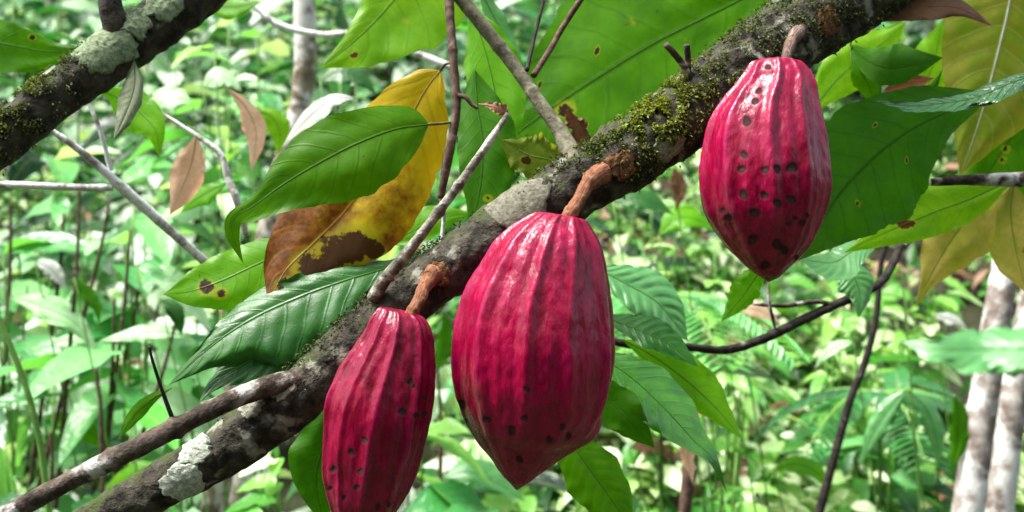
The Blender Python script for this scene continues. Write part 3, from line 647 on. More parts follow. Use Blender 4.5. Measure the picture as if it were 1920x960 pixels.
def patch(c, r, t, side, rl, ra, mat, parent, seed, thick=.0012, name='lichen_patch'):
    """crust of lichen: rl half length (m), ra half angle (deg), ragged outline, raised middle"""
    L = np.linalg.norm(np.diff(c, axis=0), axis=1).sum(); nr_, na = 12, 40
    V = []
    for k in range(nr_):
        for j in range(na):
            a = j / na * 2 * math.pi; q = k / (nr_ - 1)
            rag = 1 + .38 * noise.noise(Vector((math.cos(a) * 1.6, math.sin(a) * 1.6, seed))) + .22 * noise.noise(Vector((math.cos(a) * 5, math.sin(a) * 5, seed + 4)))
            tt = t + math.cos(a) * rl * rag * q / L; ss = side + math.sin(a) * ra * rag * q
            p, n, _ = on_branch(c, r, tt, ss)
            e = thick * (1.0 + .5 * noise.noise(Vector((p[0] * 260, p[1] * 260, p[2] * 260)))) if q < .97 else -0.003
            V.append(p + n * (e + .0012 if q < .97 else e))
    Q = grid_quads(nr_, na, True)
    return mesh_np(name, V, Q, mat, parent)
PADM = simple_mat('fruit_scar', (0.07, 0.03, 0.014), (0.22, 0.11, 0.05), 230, .9, 1.0, .1)
def t_at(q, x):
    return float(np.interp(x, q[:, 0], np.linspace(0, 1, len(q))))
LWm, LCm = M['lichen_white'], M['lichen']
LGm = simple_mat('lichen_grey', (0.12, 0.12, 0.085), (0.34, 0.33, 0.27), 150, .9, .8, .1)
patch(cM, rM, t_at(qM, 392), 34, .017, 34, LWm, ROOT, 1.2, .0016)
patch(cM, rM, t_at(qM, 350), -12, .020, 42, LWm, ROOT, 2.9, .0016)
patch(cM, rM, t_at(qM, 560), 38, .016, 34, LGm, ROOT, 4.1, .0012)
patch(cM, rM, t_at(qM, 505), 50, .016, 30, LGm, ROOT, 7.7, .0010)
patch(cM, rM, t_at(qM, 985), 30, .034, 58, simple_mat('lichen_crust', (0.085, 0.08, 0.055), (0.20, 0.195, 0.15), 300, .9, .6, .1), ROOT, 5.5, .0016)
patch(cM, rM, t_at(qM, 1215), -28, .016, 22, LCm, ROOT, 8.3, .0006)

patch(cM, rM, t_at(qM, 1140), -8, .011, 26, PADM, ROOT, 11.3, .0025, 'fruit_scar')
patch(cM, rM, t_at(qM, 818), -2, .010, 26, PADM, ROOT, 12.3, .002, 'fruit_scar')
patch(cM, rM, t_at(qM, 1510), -15, .010, 22, PADM, ROOT, 13.3, .002, 'fruit_scar')
def moss(c, r, spots, parent, size=(.0014, .0036), seed=1, tb=(.5, .22)):
    rr = np.random.default_rng(seed); bs, ds, L, ts = [], [], [], []
    for (t, side, dt, ds_, n, bright) in spots:
        for _ in range(n):
            a = rr.normal(t, dt); b = rr.normal(side, ds_)
            p0 = on_branch(c, r, a, b)[0]
            if noise.noise(Vector(p0 * 90)) < -0.06: continue
            hgt = rr.uniform(-.001, .0045)
            p, nn, tg = on_branch(c, r, a, b, hgt)
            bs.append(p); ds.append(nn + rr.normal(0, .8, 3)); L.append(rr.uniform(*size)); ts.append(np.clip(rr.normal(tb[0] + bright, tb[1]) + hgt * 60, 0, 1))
    n = len(bs); L = np.array(L); ts = np.array(ts)
    V, Q, A = leaves_np(np.array(bs), np.array(ds), rr.normal(0, 1, (n, 3)), L, L * .55, np.full(n, .3), ts, ts, nu=4)
    return mesh_np('moss', V, Q, M['moss'], parent, attrs={'tint': A})
tm = lambda x: t_at(qM, x)
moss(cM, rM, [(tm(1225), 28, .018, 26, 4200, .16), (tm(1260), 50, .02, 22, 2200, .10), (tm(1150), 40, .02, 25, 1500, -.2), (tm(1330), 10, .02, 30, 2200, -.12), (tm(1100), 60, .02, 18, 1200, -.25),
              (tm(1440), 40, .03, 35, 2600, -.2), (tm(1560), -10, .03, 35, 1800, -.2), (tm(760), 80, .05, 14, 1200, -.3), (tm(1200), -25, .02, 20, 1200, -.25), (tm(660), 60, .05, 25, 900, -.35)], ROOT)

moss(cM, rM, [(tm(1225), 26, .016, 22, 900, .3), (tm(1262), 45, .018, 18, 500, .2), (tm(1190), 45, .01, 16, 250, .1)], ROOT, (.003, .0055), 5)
# ------------------------------------------------------------------ the limb in the upper-left corner
LIMB = [(-140, 360, .90), (0, 264, .92), (100, 186, .94), (200, 112, .96), (300, 40, .98), (400, -40, 1.0), (500, -120, 1.02)]
qL = crom(LIMB, 240); cL = np.array([P(*a) for a in qL])
rL = np.interp(np.linspace(0, 1, 240), np.linspace(0, 1, 6), [88, 86, 84, 92, 96, 92]) * .5 * qL[:, 2] / F
LR = thing('mossy_limb', P(-140, 360, .90), 'dark mossy limb crossing the top left corner with big pale lichen blotches', 'branch')
V, Q, U = tube_np(cL, rL, 56, .17, 50, 21.0); mesh_np('branch', V, Q, M['bark_limb'], LR, uv=U)
limb('stub', [(232, 78, .96), (212, 30, .95), (205, -30, .95), (210, -90, .95)], [60, 44, 40, 40], M['bark_limb'], LR, 40, 24, .15, 60, 23)
patch(cL, rL, t_at(qL, 208), 10, .036, 66, LCm, LR, 3.3, .0014)
patch(cL, rL, t_at(qL, 262), 20, .014, 60, LCm, LR, 9.3, .0022)
patch(cL, rL, t_at(qL, 318), 5, .024, 36, LCm, LR, 6.3, .0022)
patch(cL, rL, t_at(qL, 122), 55, .010, 16, LCm, LR, 1.9, .0008)
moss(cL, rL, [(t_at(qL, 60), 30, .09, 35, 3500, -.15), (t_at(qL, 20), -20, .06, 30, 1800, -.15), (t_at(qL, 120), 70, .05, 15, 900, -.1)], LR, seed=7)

# pale dead twigs on the left
T1 = thing('dead_branch', P(385, 490, 1.1), 'pale forked dead branch crossing the left side under the mossy limb', 'branch')
limb('stem', [(60, 222, 1.05), (92, 242, 1.05), (150, 282, 1.06), (210, 335, 1.08), (270, 388, 1.1), (330, 442, 1.12), (400, 505, 1.15)], [8, 13, 16, 21, 20, 17, 18], M['bark_pale'], T1, 90, 12, .2, 110, 31)
limb('twig', [(-40, 345, 1.06), (40, 347, 1.06), (120, 351, 1.07), (212, 352, 1.08)], [12, 13, 13, 14], M['bark_pale'], T1, 50, 10, .2, 110, 32)
limb('twig', [(162, 185, 1.07), (188, 245, 1.07), (208, 320, 1.08)], [7, 9, 10], M['bark_pale'], T1, 40, 10, .2, 110, 33)
T2 = thing('dead_branch', P(450, 395, 1.1), 'thin crooked pale twig beside the hanging pink leaf', 'branch')
limb('stem', [(296, 208, 1.12), (340, 236, 1.12), (380, 262, 1.12), (414, 290, 1.12), (428, 335, 1.12), (446, 380, 1.12), (462, 440, 1.15)], [6, 8, 10, 11, 15, 16, 12], M['bark_pale'], T2, 80, 12, .2, 110, 35)
T3 = thing('dead_branch', P(1960, 333, .98), 'short dark lichen-flecked branch entering from the right edge', 'branch')
limb('stem', [(1990, 330, 1.0), (1920, 336, .99), (1850, 337, .98), (1800, 338, .98), (1745, 342, .98)], [34, 30, 24, 20, 14], M['bark_side'], T3, 60, 16, .18, 90, 37)
T4 = thing('dead_branch', P(1640, 545, 1.2), 'dark curved branch reaching left below the right pod', 'branch')
limb('stem', [(1090, 622, 1.05), (1160, 642, 1.05), (1225, 652, 1.06), (1290, 651, 1.08), (1360, 656, 1.1), (1430, 636, 1.12), (1500, 602, 1.15), (1560, 574, 1.17), (1650, 530, 1.2), (1690, 460, 1.25)], [12, 15, 16, 15, 17, 18, 18, 17, 16, 14], M['bark_dark'], T4, 120, 12, .2, 110, 39)
limb('twig', [(1412, 570, 1.13), (1470, 573, 1.14), (1530, 566, 1.16), (1570, 572, 1.17)], [6, 9, 9, 9], M['bark_side'], T4, 40, 8, .2, 110, 40)
limb('twig', [(1440, 530, 1.12), (1443, 570, 1.12), (1452, 612, 1.13), (1448, 630, 1.13)], [5, 6, 7, 7], M['bark_grey'], T4, 24, 8, .2, 110, 41)
T5 = thing('dead_branch', P(440, -20, 1.6), 'pale fallen stick slanting behind the lime leaf at the top left', 'branch')
limb('stem', [(430, -30, 1.7), (480, 15, 1.7), (520, 45, 1.7), (600, 65, 1.7), (690, 62, 1.7), (760, 92, 1.7), (850, 128, 1.7)], [10, 12, 12, 12, 13, 14, 14], M['bark_pale'], T5, 80, 10, .2, 80, 43)

# ------------------------------------------------------------------ foreground leaves
D_ = .86
leaf('cocoa_leaf', 'green leaf with a pointed curling tip overlapping the yellow leaf', 'leaf',
     [(804, 233, .835), (740, 242, .825), (670, 268, .815), (600, 304, .81), (530, 346, .805), (478, 384, .80), (440, 408, .80), (436, 440, .80), (456, 494, .80)],
     [(0, 0), (.02, 26), (.08, 60), (.18, 88), (.32, 98), (.46, 84), (.58, 58), (.70, 34), (.8, 20), (.88, 14), (.95, 6), (1, 0)],
     [(0, 0), (.02, 24), (.08, 40), (.18, 54), (.32, 68), (.46, 66), (.58, 44), (.70, 16), (.8, 14), (.88, 14), (.95, 6), (1, 0)],
     M['leaf_green'], lean=.25, fold=.2, quilt=.0008, petiole=[(825, 232, .845), (852, 228, .853)])
leaf('cocoa_leaf', 'yellow leaf turning brown towards its tip behind the curling green leaf', 'leaf',
     [(826, 132, .88), (800, 165, .88), (760, 235, .88), (705, 318, .88), (645, 398, .875), (588, 456, .87), (535, 508, .86), (508, 560, .85), (486, 598, .84)],
     [(0, 0), (.03, 26), (.12, 62), (.25, 96), (.4, 118), (.55, 112), (.68, 84), (.8, 46), (.9, 18), (.95, 6), (1, 0)],
     [(0, 0), (.03, 26), (.12, 62), (.25, 84), (.4, 100), (.55, 108), (.68, 96), (.8, 56), (.9, 16), (.95, 5), (1, 0)],
     M['leaf_yellow'], lean=.2, fold=.25, quilt=.0010, lesions=[(668, 452, 40), (640, 476, 46), (590, 500, 40), (706, 474, 18), (540, 540, 24)], petiole=[(836, 120, .87), (850, 118, .862)], rib=M['midrib_dead'], wave=.05)
leaf('cocoa_leaf', 'largest green leaf hanging above the mossy part of the branch', 'leaf',
     [(1470, -60, 1.0), (1400, -8, 1.0), (1310, 38, 1.0), (1220, 84, 1.0), (1120, 145, 1.0), (1030, 205, .99), (960, 262, .98), (905, 350, .97)],
     W(70, 110, 140, 165, 165, 140, 90, 40), W(70, 110, 140, 160, 150, 110, 60, 25),
     M['leaf_green'], lean=.3, fold=.1, quilt=.0012, nv=9, wave=.08, lesions=[(1060, 205, 18), (1185, 40, 5), (1120, 96, 6), (1290, 70, 4), (1010, 160, 5)])
leaf('cocoa_leaf', 'bright lime leaf hanging from the top edge left of the dark twig', 'leaf',
     [(860, -190, 1.0), (800, -90, .99), (745, -10, .98), (680, 62, .96), (600, 128, .95)],
     W(70, 110, 130, 115, 85, 45), W(40, 60, 66, 52, 34, 16), M['leaf_lime'], lean=.0, fold=.1, quilt=.0012, wave=.08, lesions=[(664, 104, 7), (760, 40, 5)])
leaf('cocoa_leaf', 'pale green upright leaf squeezed between the dark twig and the grey shoot', 'leaf',
     [(880, 10, .97), (905, 80, .96), (925, 160, .95), (935, 240, .94), (930, 330, .93)],
     W(40, 60, 62, 50, 25), W(25, 45, 50, 45, 20), M['leaf_bright'], lean=.2, fold=.1)
leaf('cocoa_leaf', 'darker green leaf hanging behind the pale shoot above the branch', 'leaf',
     [(890, 130, .93), (895, 200, .92), (905, 270, .91), (900, 350, .90), (880, 440, .89)],
     W(40, 62, 66, 60, 36), W(30, 44, 48, 40, 18), M['leaf_shade'], lean=.2, fold=.15, lesions=[(915, 372, 8)])
leaf('cocoa_leaf', 'narrow bluish leaf pointing down beside the grey shoot at the top', 'leaf',
     [(895, -30, 1.05), (925, 30, 1.05), (955, 80, 1.05), (985, 130, 1.05)], W(12, 20, 16, 8), W(10, 18, 16, 8), M['leaf_teal'], lean=.2)
leaf('cocoa_leaf', 'olive dying leaf in front of the largest leaf beside the shoot base', 'leaf',
     [(1066, 322, .90), (1030, 300, .90), (990, 290, .90), (940, 262, .90)], W(36, 46, 34), W(30, 46, 28), M['leaf_olive'], lean=.2, wave=.15, lesions=[(985, 300, 10)])
leaf('cocoa_leaf', 'crumpled reddish-brown dead scrap beside the shoot base above the branch', 'leaf',
     [(1100, 282, .885), (1092, 258, .88), (1078, 230, .875), (1060, 205, .87)], W(14, 20, 14), W(14, 18, 12), M['leaf_brown'], lean=.3, wave=.4, rib=M['midrib_dead'])
leaf('cocoa_leaf', 'dry tan scrap of leaf hooked on the end of the pale shoot', 'leaf',
     [(898, 195, .80), (925, 200, .79), (955, 215, .79)], W(4, 10, 14), W(3, 8, 10), M['leaf_brown'], lean=.3, wave=.3, rib=M['midrib_dead'])
leaf('cocoa_leaf', 'broad green leaf entering from the left edge above the mossy limb', 'leaf',
     [(-140, 60, 1.1), (-60, 70, 1.08), (20, 84, 1.06), (90, 96, 1.05), (168, 92, 1.04)], W(40, 46, 42, 32, 14), W(40, 52, 54, 44, 18), M['leaf_green'], lean=-.1, fold=.1, lesions=[(60, 70, 7)])
leaf('cocoa_leaf', 'green leaf hanging under the mossy limb behind the grey folded leaf', 'leaf',
     [(168, 162, 1.08), (215, 180, 1.08), (262, 210, 1.07), (292, 245, 1.06), (300, 296, 1.06)], W(14, 36, 34, 14), W(10, 40, 40, 18), M['leaf_bright'], lean=-.1)
leaf('cocoa_leaf', 'small grey-green folded leaf dangling from the mossy limb', 'leaf',
     [(252, 112, .95), (252, 160, .94), (236, 212, .93), (213, 262, .92)], W(16, 22, 16), W(20, 24, 14), M['leaf_grey'], lean=.2, fold=.6, quilt=.0012)
leaf('cocoa_leaf', 'bright green leaf with one brown lesion left of the brown leaf tip', 'leaf',
     [(600, 452, .93), (540, 470, .93), (480, 496, .92), (420, 524, .91), (360, 545, .90), (306, 552, .89)], W(36, 58, 66, 56, 30), W(26, 40, 46, 46, 34), M['leaf_bright'], lean=.4, lesions=[(388, 540, 17), (412, 550, 14)])
leaf('cocoa_leaf', 'shiny dark quilted leaf running down-left from the branch under the brown leaf', 'leaf',
     [(790, 470, .88), (730, 500, .87), (650, 524, .86), (560, 556, .85), (470, 598, .84), (395, 650, .83), (316, 722, .82)],
     W(40, 76, 100, 108, 92, 62, 26), W(14, 28, 38, 42, 36, 24, 12), M['leaf_gloss'], lean=.6, fold=.35, quilt=.0022, nv=12, wave=.12)
leaf('cocoa_leaf', 'second quilted glossy leaf just above the fork of the branch', 'leaf',
     [(700, 560, .865), (620, 608, .86), (540, 640, .85), (470, 676, .84), (405, 716, .83), (374, 752, .82)], W(30, 54, 62, 44, 20), W(22, 36, 40, 34, 16), M['leaf_gloss'], lean=.6, fold=.25, quilt=.003, nv=11)
leaf('cocoa_leaf', 'little narrow green leaf rising from the thin side branch', 'leaf',
     [(322, 728, .78), (285, 748, .79), (252, 780, .80), (222, 824, .80)], W(8, 14, 10), W(9, 15, 11), M['leaf_green'], lean=.5)
leaf('cocoa_leaf', 'shaded dark green leaf behind the left side of the lowest pod', 'leaf',
     [(640, 740, .87), (612, 820, .87), (592, 900, .87), (610, 990, .87)], W(30, 60, 40), W(38, 62, 30), M['leaf_shade'], lean=.1)
leaf('cocoa_leaf', 'broad dark green leaf directly right of the right pod', 'leaf',
     [(1870, 168, .98), (1800, 200, .97), (1720, 236, .96), (1650, 285, .95), (1585, 350, .94), (1540, 415, .93), (1498, 488, .92)],
     [(0, 0), (.08, 14), (.2, 36), (.35, 84), (.5, 124), (.65, 124), (.8, 84), (.92, 34), (1, 0)], [(0, 0), (.08, 18), (.2, 50), (.35, 86), (.5, 112), (.65, 112), (.8, 76), (.92, 32), (1, 0)],
     M['leaf_shade'], lean=.15, fold=.1, quilt=.0006, petiole=[(1930, 140, .99)], nv=9, wave=.07, lesions=[(1610, 380, 5), (1700, 300, 4), (1640, 235, 4)])
leaf('cocoa_leaf', 'wet shining leaf seen edge-on above the broad dark leaf on the right', 'leaf',
     [(1990, 128, .90), (1910, 150, .90), (1830, 182, .90), (1760, 194, .90), (1700, 198, .90), (1640, 188, .90)], W(14, 22, 20, 18, 14, 8), W(10, 14, 14, 12, 10, 6), leaf_mat('leaf_sparkle', (0.012, 0.075, 0.008), (0.006, 0.045, 0.006), (0.02, 0.1, 0.015), trans=.08, rough=.22, spec=.9, dead=(.05, .02, .01), bump=2.5, nv=16), lean=1.2, quilt=.005, wave=.25)
leaf('cocoa_leaf', 'big olive backlit leaf with a pale midrib in the top right corner', 'leaf',
     [(1905, -120, 1.12), (1893, 0, 1.12), (1870, 100, 1.12), (1838, 220, 1.12), (1800, 330, 1.12)], W(90, 130, 140, 110, 50), W(70, 110, 110, 80, 40), M['leaf_olive'], lean=.1, fold=.2, quilt=.002, rib=M['leaf_white'], ribw=8)
leaf('cocoa_leaf', 'green hanging leaf at the right edge behind the dark branch', 'leaf',
     [(1960, 120, 1.15), (1925, 200, 1.15), (1880, 280, 1.15), (1830, 350, 1.15), (1780, 420, 1.15)], W(70, 110, 110, 80, 40), W(50, 80, 90, 60, 30), M['leaf_green'], lean=.1, lesions=[(1886, 280, 8), (1880, 300, 7)])
leaf('cocoa_leaf', 'yellowing green leaf with a small brown lesion below the broad dark leaf', 'leaf',
     [(1900, 335, 1.02), (1820, 372, 1.02), (1740, 402, 1.01), (1660, 436, 1.0), (1582, 474, 1.0)], W(34, 46, 40, 22), W(40, 60, 40, 18), M['leaf_lime'], lean=.2, lesions=[(1695, 420, 13), (1708, 418, 9)])
leaf('cocoa_leaf', 'tan hanging leaf with a sharp tip below the dark branch at right', 'leaf',
     [(1850, 330, 1.1), (1815, 400, 1.1), (1770, 470, 1.1), (1738, 530, 1.1), (1716, 576, 1.1)], W(50, 72, 50, 16), W(46, 66, 44, 14), M['leaf_tan'], lean=.1)
leaf('cocoa_leaf', 'pinkish tan leaf at the right edge above the pale trunks', 'leaf',
     [(1900, 340, 1.13), (1895, 400, 1.13), (1905, 470, 1.13), (1925, 550, 1.13)], W(50, 60, 40), W(40, 56, 40), M['leaf_tan'], lean=.1)
leaf('cocoa_leaf', 'curled purplish-brown dead leaf lying against the branch at the top right', 'leaf',
     [(1600, 52, .96), (1670, 24, .95), (1740, 12, .94), (1800, 16, .94), (1862, 50, .95)], W(14, 26, 26, 12), W(12, 24, 26, 12), M['leaf_brown'], lean=.8, fold=.5, rib=M['midrib_dead'])
leaf('cocoa_leaf', 'green leaf curling over a dark hollow between the pod and the top right corner', 'leaf',
     [(1592, 82, 1.0), (1625, 112, .99), (1665, 128, .98), (1710, 122, .98), (1768, 108, .98)], W(24, 44, 46, 24), W(22, 34, 30, 16), M['leaf_shade'], lean=.5, fold=.4)
leaf('cocoa_leaf', 'dark curled leaf shape standing in for the shaded hollow right of the pod neck', 'leaf',
     [(1655, 172, 1.03), (1690, 158, 1.03), (1725, 152, 1.03), (1752, 146, 1.03)], W(12, 22, 10), W(12, 20, 10), M['leaf_brown'], lean=-.8, fold=.5, rib=M['midrib_dead'])  # brown leaf shape added to paint a dark cavity
leaf('cocoa_leaf', 'yellow-green leaf tip curving under the dark hollow right of the pod neck', 'leaf',
     [(1768, 128, 1.0), (1745, 165, 1.0), (1700, 182, 1.0), (1648, 188, 1.0)], W(8, 16, 12), W(6, 12, 10), M['leaf_green'], lean=.4, fold=.3)
leaf('cocoa_leaf', 'green leaf with a yellow edge hanging right of the pod neck', 'leaf',
     [(1595, 90, 1.01), (1612, 130, 1.0), (1630, 165, 1.0), (1640, 205, 1.0)], W(24, 34, 20), W(14, 26, 16), M['leaf_green'], lean=.2)
leaf('cocoa_leaf', 'lime leaf shining through behind the neck of the right pod', 'leaf',
     [(1520, 215, 1.2), (1550, 170, 1.2), (1600, 120, 1.2), (1660, 75, 1.2), (1700, 40, 1.2)], W(30, 46, 46, 24), W(26, 44, 50, 26), M['leaf_lime'], lean=.1)
leaf('cocoa_leaf', 'lime leaf behind the hollow curled leaf at top right', 'leaf',
     [(1690, 240, 1.25), (1720, 180, 1.25), (1750, 120, 1.25), (1765, 40, 1.25)], W(40, 60, 40), W(30, 50, 40), M['leaf_lime'], lean=.1)
leaf('cocoa_leaf', 'silvery wet leaf under the broad dark leaf beside the pod tip', 'leaf',
     [(1650, 452, 1.05), (1600, 470, 1.04), (1560, 492, 1.03), (1500, 486, 1.02)], W(26, 44, 26), W(14, 24, 18), M['leaf_teal'], lean=1.6, quilt=.003)
leaf('cocoa_leaf', 'drooping bluish leaf behind the end of the dark curved branch', 'leaf',
     [(1560, 480, 1.08), (1595, 510, 1.07), (1612, 550, 1.06), (1610, 596, 1.05)], W(16, 34, 18), W(22, 40, 18), M['leaf_teal'], lean=.6, quilt=.002)
leaf('cocoa_leaf', 'small torn green leaf hanging left of the right pod tip', 'leaf',
     [(1436, 492, 1.0), (1410, 530, 1.0), (1385, 565, 1.0), (1352, 604, 1.0)], W(18, 26, 14), W(24, 34, 16), M['leaf_bright'], lean=.3, wave=.2)
leaf('cocoa_leaf', 'bright green leaf drooping right under the dark curved branch', 'leaf',
     [(1165, 636, 1.02), (1225, 668, 1.01), (1290, 716, 1.0), (1345, 768, .99), (1392, 824, .98)], W(26, 46, 44, 20), W(18, 34, 36, 20), M['leaf_bright'], lean=.3)
leaf('cocoa_leaf', 'shorter dark leaf lying over the curved branch right of the largest pod', 'leaf',
     [(1120, 590, 1.0), (1180, 612, .99), (1245, 640, .98), (1310, 688, .97)], W(22, 36, 22), W(16, 28, 18), M['leaf_gloss'], lean=1.0, quilt=.002)
leaf('cocoa_leaf', 'wet glossy leaf drooping behind the lower right of the largest pod', 'leaf',
     [(1110, 660, .94), (1180, 705, .93), (1245, 765, .92), (1300, 825, .91), (1335, 860, .90), (1362, 922, .90)], W(34, 54, 52, 28, 10), W(28, 46, 44, 24, 8), M['leaf_wet'], lean=1.1, quilt=.002)
leaf('cocoa_leaf', 'dark underside of a rounded leaf beside the largest pod', 'leaf',
     [(1100, 700, .92), (1140, 745, .92), (1180, 790, .91), (1228, 840, .91)], W(30, 44, 26), W(30, 42, 24), M['leaf_shade'], lean=-.5)
leaf('cocoa_leaf', 'green leaf hanging beneath the largest pod to the bottom edge', 'leaf',
     [(1040, 780, .92), (1085, 850, .91), (1135, 920, .90), (1190, 1000, .89)], W(34, 54, 40), W(34, 60, 44), M['leaf_green'], lean=.3, quilt=.001)
leaf('cocoa_leaf', 'pale bluish striped leaf immediately right of the largest pod', 'leaf',
     [(1110, 500, 1.1), (1170, 530, 1.1), (1235, 570, 1.1), (1290, 640, 1.1)], W(34, 50, 34), W(30, 44, 30), M['leaf_teal'], lean=1.4, quilt=.005, nv=9)
leaf('palm_leaf', 'out-of-focus pale green leaf in front of the pale trunks at the right edge', 'leaf',
     [(2050, 665, .42), (1940, 655, .42), (1840, 655, .43), (1760, 655, .43), (1690, 640, .44)], W(20, 46, 50, 42, 24), W(20, 40, 40, 38, 20), M['leaf_teal'], lean=.8, wave=.2, quilt=.002)
leaf('dead_leaf', 'pinkish dead leaf hanging straight down beside the thin crooked twig', 'leaf',
     [(368, 252, 1.15), (360, 300, 1.15), (342, 350, 1.15), (318, 404, 1.15)], W(24, 34, 24), W(26, 34, 18), M['leaf_pink'], lean=.2, rib=M['midrib_dead'])
leaf('dead_leaf', 'curled pink leaf hanging right of the straight pink dead leaf', 'leaf',
     [(425, 165, 1.3), (460, 200, 1.3), (480, 250, 1.3), (472, 320, 1.3)], W(12, 22, 14), W(12, 24, 14), M['leaf_pink'], lean=.2, rib=M['midrib_dead'])
leaf('dead_leaf', 'white curled leaf above the curling green leaf', 'leaf',
     [(668, 184, 1.2), (630, 184, 1.2), (595, 205, 1.2), (560, 240, 1.2), (530, 275, 1.2)], W(12, 20, 22, 12), W(8, 14, 14, 8), M['leaf_white'], lean=1.2, fold=.4, rib=M['midrib_dead'])
leaf('understory_leaf', 'bright green leaf at the top edge right of the mossy limb', 'leaf',
     [(370, -10, 1.4), (410, 10, 1.4), (450, 12, 1.4), (490, 4, 1.4)], W(14, 22, 10), W(16, 26, 12), M['leaf_bright'], lean=.5)
leaf('understory_leaf', 'bright green leaf below the pink dead leaf near the crooked twig', 'leaf',
     [(430, 340, 1.4), (400, 355, 1.4), (365, 375, 1.4), (338, 400, 1.4)], W(12, 22, 12), W(10, 20, 10), M['leaf_bright'], lean=.5)
leaf('understory_leaf', 'yellow-green leaf left of the pale trunk foot', 'leaf',
     [(480, 205, 1.6), (510, 220, 1.6), (525, 250, 1.6), (520, 290, 1.6)], W(14, 24, 12), W(16, 24, 14), M['leaf_lime'], lean=.3)
leaf('dead_leaf', 'rust-coloured dead leaf on the ground plants below the drooping leaves', 'leaf',
     [(1310, 740, 1.5), (1300, 800, 1.5), (1290, 850, 1.5), (1300, 910, 1.5)], W(12, 20, 12), W(14, 22, 10), M['leaf_pink'], lean=.1, wave=.3, rib=M['midrib_dead'])
UL = [
 ('dark leaf in the hollow under the branch between the middle and right pods', [(1150, 380), (1190, 372), (1225, 380), (1262, 402)], 20, 'leaf_gloss', .06),
 ('reddish-brown scrap of leaf in the hollow under the mossy branch', [(1262, 312), (1270, 335), (1274, 360), (1266, 396)], 15, 'leaf_brown', .05),
 ('pink dead leaf beyond the curved dark branch', [(1385, 585), (1410, 578), (1440, 590), (1462, 606)], 16, 'leaf_pink', .05),
 ('pink dead leaf left of the dark sapling', [(1300, 610), (1318, 640), (1330, 665), (1336, 700)], 15, 'leaf_pink', .05),
 ('brown curled leaf at the foot of the reddish dead stem', [(1180, 840), (1210, 835), (1240, 845), (1268, 866)], 17, 'leaf_brown', .05),
 ('dark green leaf in the hollow left of the quilted leaf', [(300, 560), (322, 575), (335, 600), (340, 630)], 17, 'leaf_gloss', .05),
 ('wide pale mint leaf lying level below the shiny quilted leaf', [(352, 632), (300, 622), (240, 628), (186, 640)], 16, 'leaf_mint', .05),
 ('pale sunlit leaf pointing down-right near the left edge, above the green cane', [(20, 555), (80, 575), (140, 605), (185, 668)], 26, 'leaf_mint', -.05),
 ('light green leaf hanging just right of the pale sunlit leaf at the left', [(95, 640), (140, 642), (170, 660), (190, 708)], 17, 'leaf_mint', .06),
 ('long striped light green leaf above the thin side branch', [(85, 780), (130, 790), (180, 820), (215, 862)], 24, 'leaf_bright', -.05),
 ('narrow dark green leaf between the bare stems at the left', [(140, 520), (160, 545), (180, 575), (186, 608)], 13, 'leaf_shade', .04),
 ('small oval mint leaf at the right of the dark hollow', [(255, 500), (285, 505), (305, 518), (334, 528)], 12, 'leaf_teal', .05),
 ('small whitish leaf above the sunlit leaf at the left edge', [(66, 490), (90, 500), (110, 520), (124, 545)], 17, 'leaf_white', .04),
 ('large whitish leaf in the upper left above the straight pink dead leaf', [(360, 190), (330, 185), (300, 195), (285, 235)], 26, 'leaf_mint', .05),
 ('round whitish leaf above the curled pink leaf', [(380, 165), (405, 145), (430, 150), (452, 170)], 18, 'leaf_mint', .05),
 ('light striped leaf between the side branch and the main branch', [(300, 868), (255, 885), (215, 915), (170, 950)], 20, 'leaf_bright', -.04),
 ('dark oval leaf under the lime leaf, right of the pale trunk', [(600, 150), (640, 135), (680, 150), (705, 178)], 22, 'leaf_gloss', .05),
 ('bright leaf in the gap between the middle and right pods', [(1235, 440), (1265, 412), (1300, 410), (1338, 432)], 24, 'leaf_bright', .06),
 ('bluish lobed leaf between the tips of the two lower pods', [(830, 895), (880, 885), (930, 905), (985, 940)], 30, 'leaf_teal', .05),
 ('round green leaf below the largest pod stalk, between the two lower pods', [(815, 700), (830, 660), (838, 620), (830, 580)], 18, 'leaf_shade', .05),
 ('long drooping leaf in the lower right bush, pointing down-left', [(1700, 730), (1672, 760), (1640, 810), (1610, 870)], 22, 'leaf_teal', .05),
 ('drooping leaf in the lower right bush, pointing down-right', [(1700, 730), (1735, 765), (1755, 820), (1760, 880)], 20, 'leaf_teal', .05),
 ('dark drooping leaf nearest the pale trunks', [(1790, 740), (1800, 790), (1795, 840), (1780, 890)], 20, 'leaf_shade', .03),
 ('light leaf at the bottom edge left of the dark sapling', [(1450, 880), (1490, 870), (1530, 885), (1560, 925)], 18, 'leaf_bright', .05),
 ('white wet leaf right of the tan hanging leaf, before the dark trunk gap', [(1750, 590), (1775, 596), (1798, 606), (1815, 622)], 11, 'leaf_white', .05),
 ('light green leaf below the yellowing leaf by the sapling top', [(1690, 500), (1665, 510), (1645, 530), (1636, 556)], 12, 'leaf_bright', .04),
 ('small pale leaf right of the right pod tip twig', [(1600, 640), (1570, 650), (1545, 668), (1528, 690)], 11, 'leaf_mint', .05),
 ('narrow pale leaf hanging beside the reddish dead stem', [(1370, 700), (1395, 695), (1425, 700), (1455, 715)], 11, 'leaf_white', .05),
]
M['leaf_mint'] = leaf_mat('leaf_mint', (0.30, 0.56, 0.24), (0.46, 0.66, 0.42), (0.16, 0.40, 0.12), trans=0.3, rough=.35, dead=(.05, .03, .01), wet=.1)
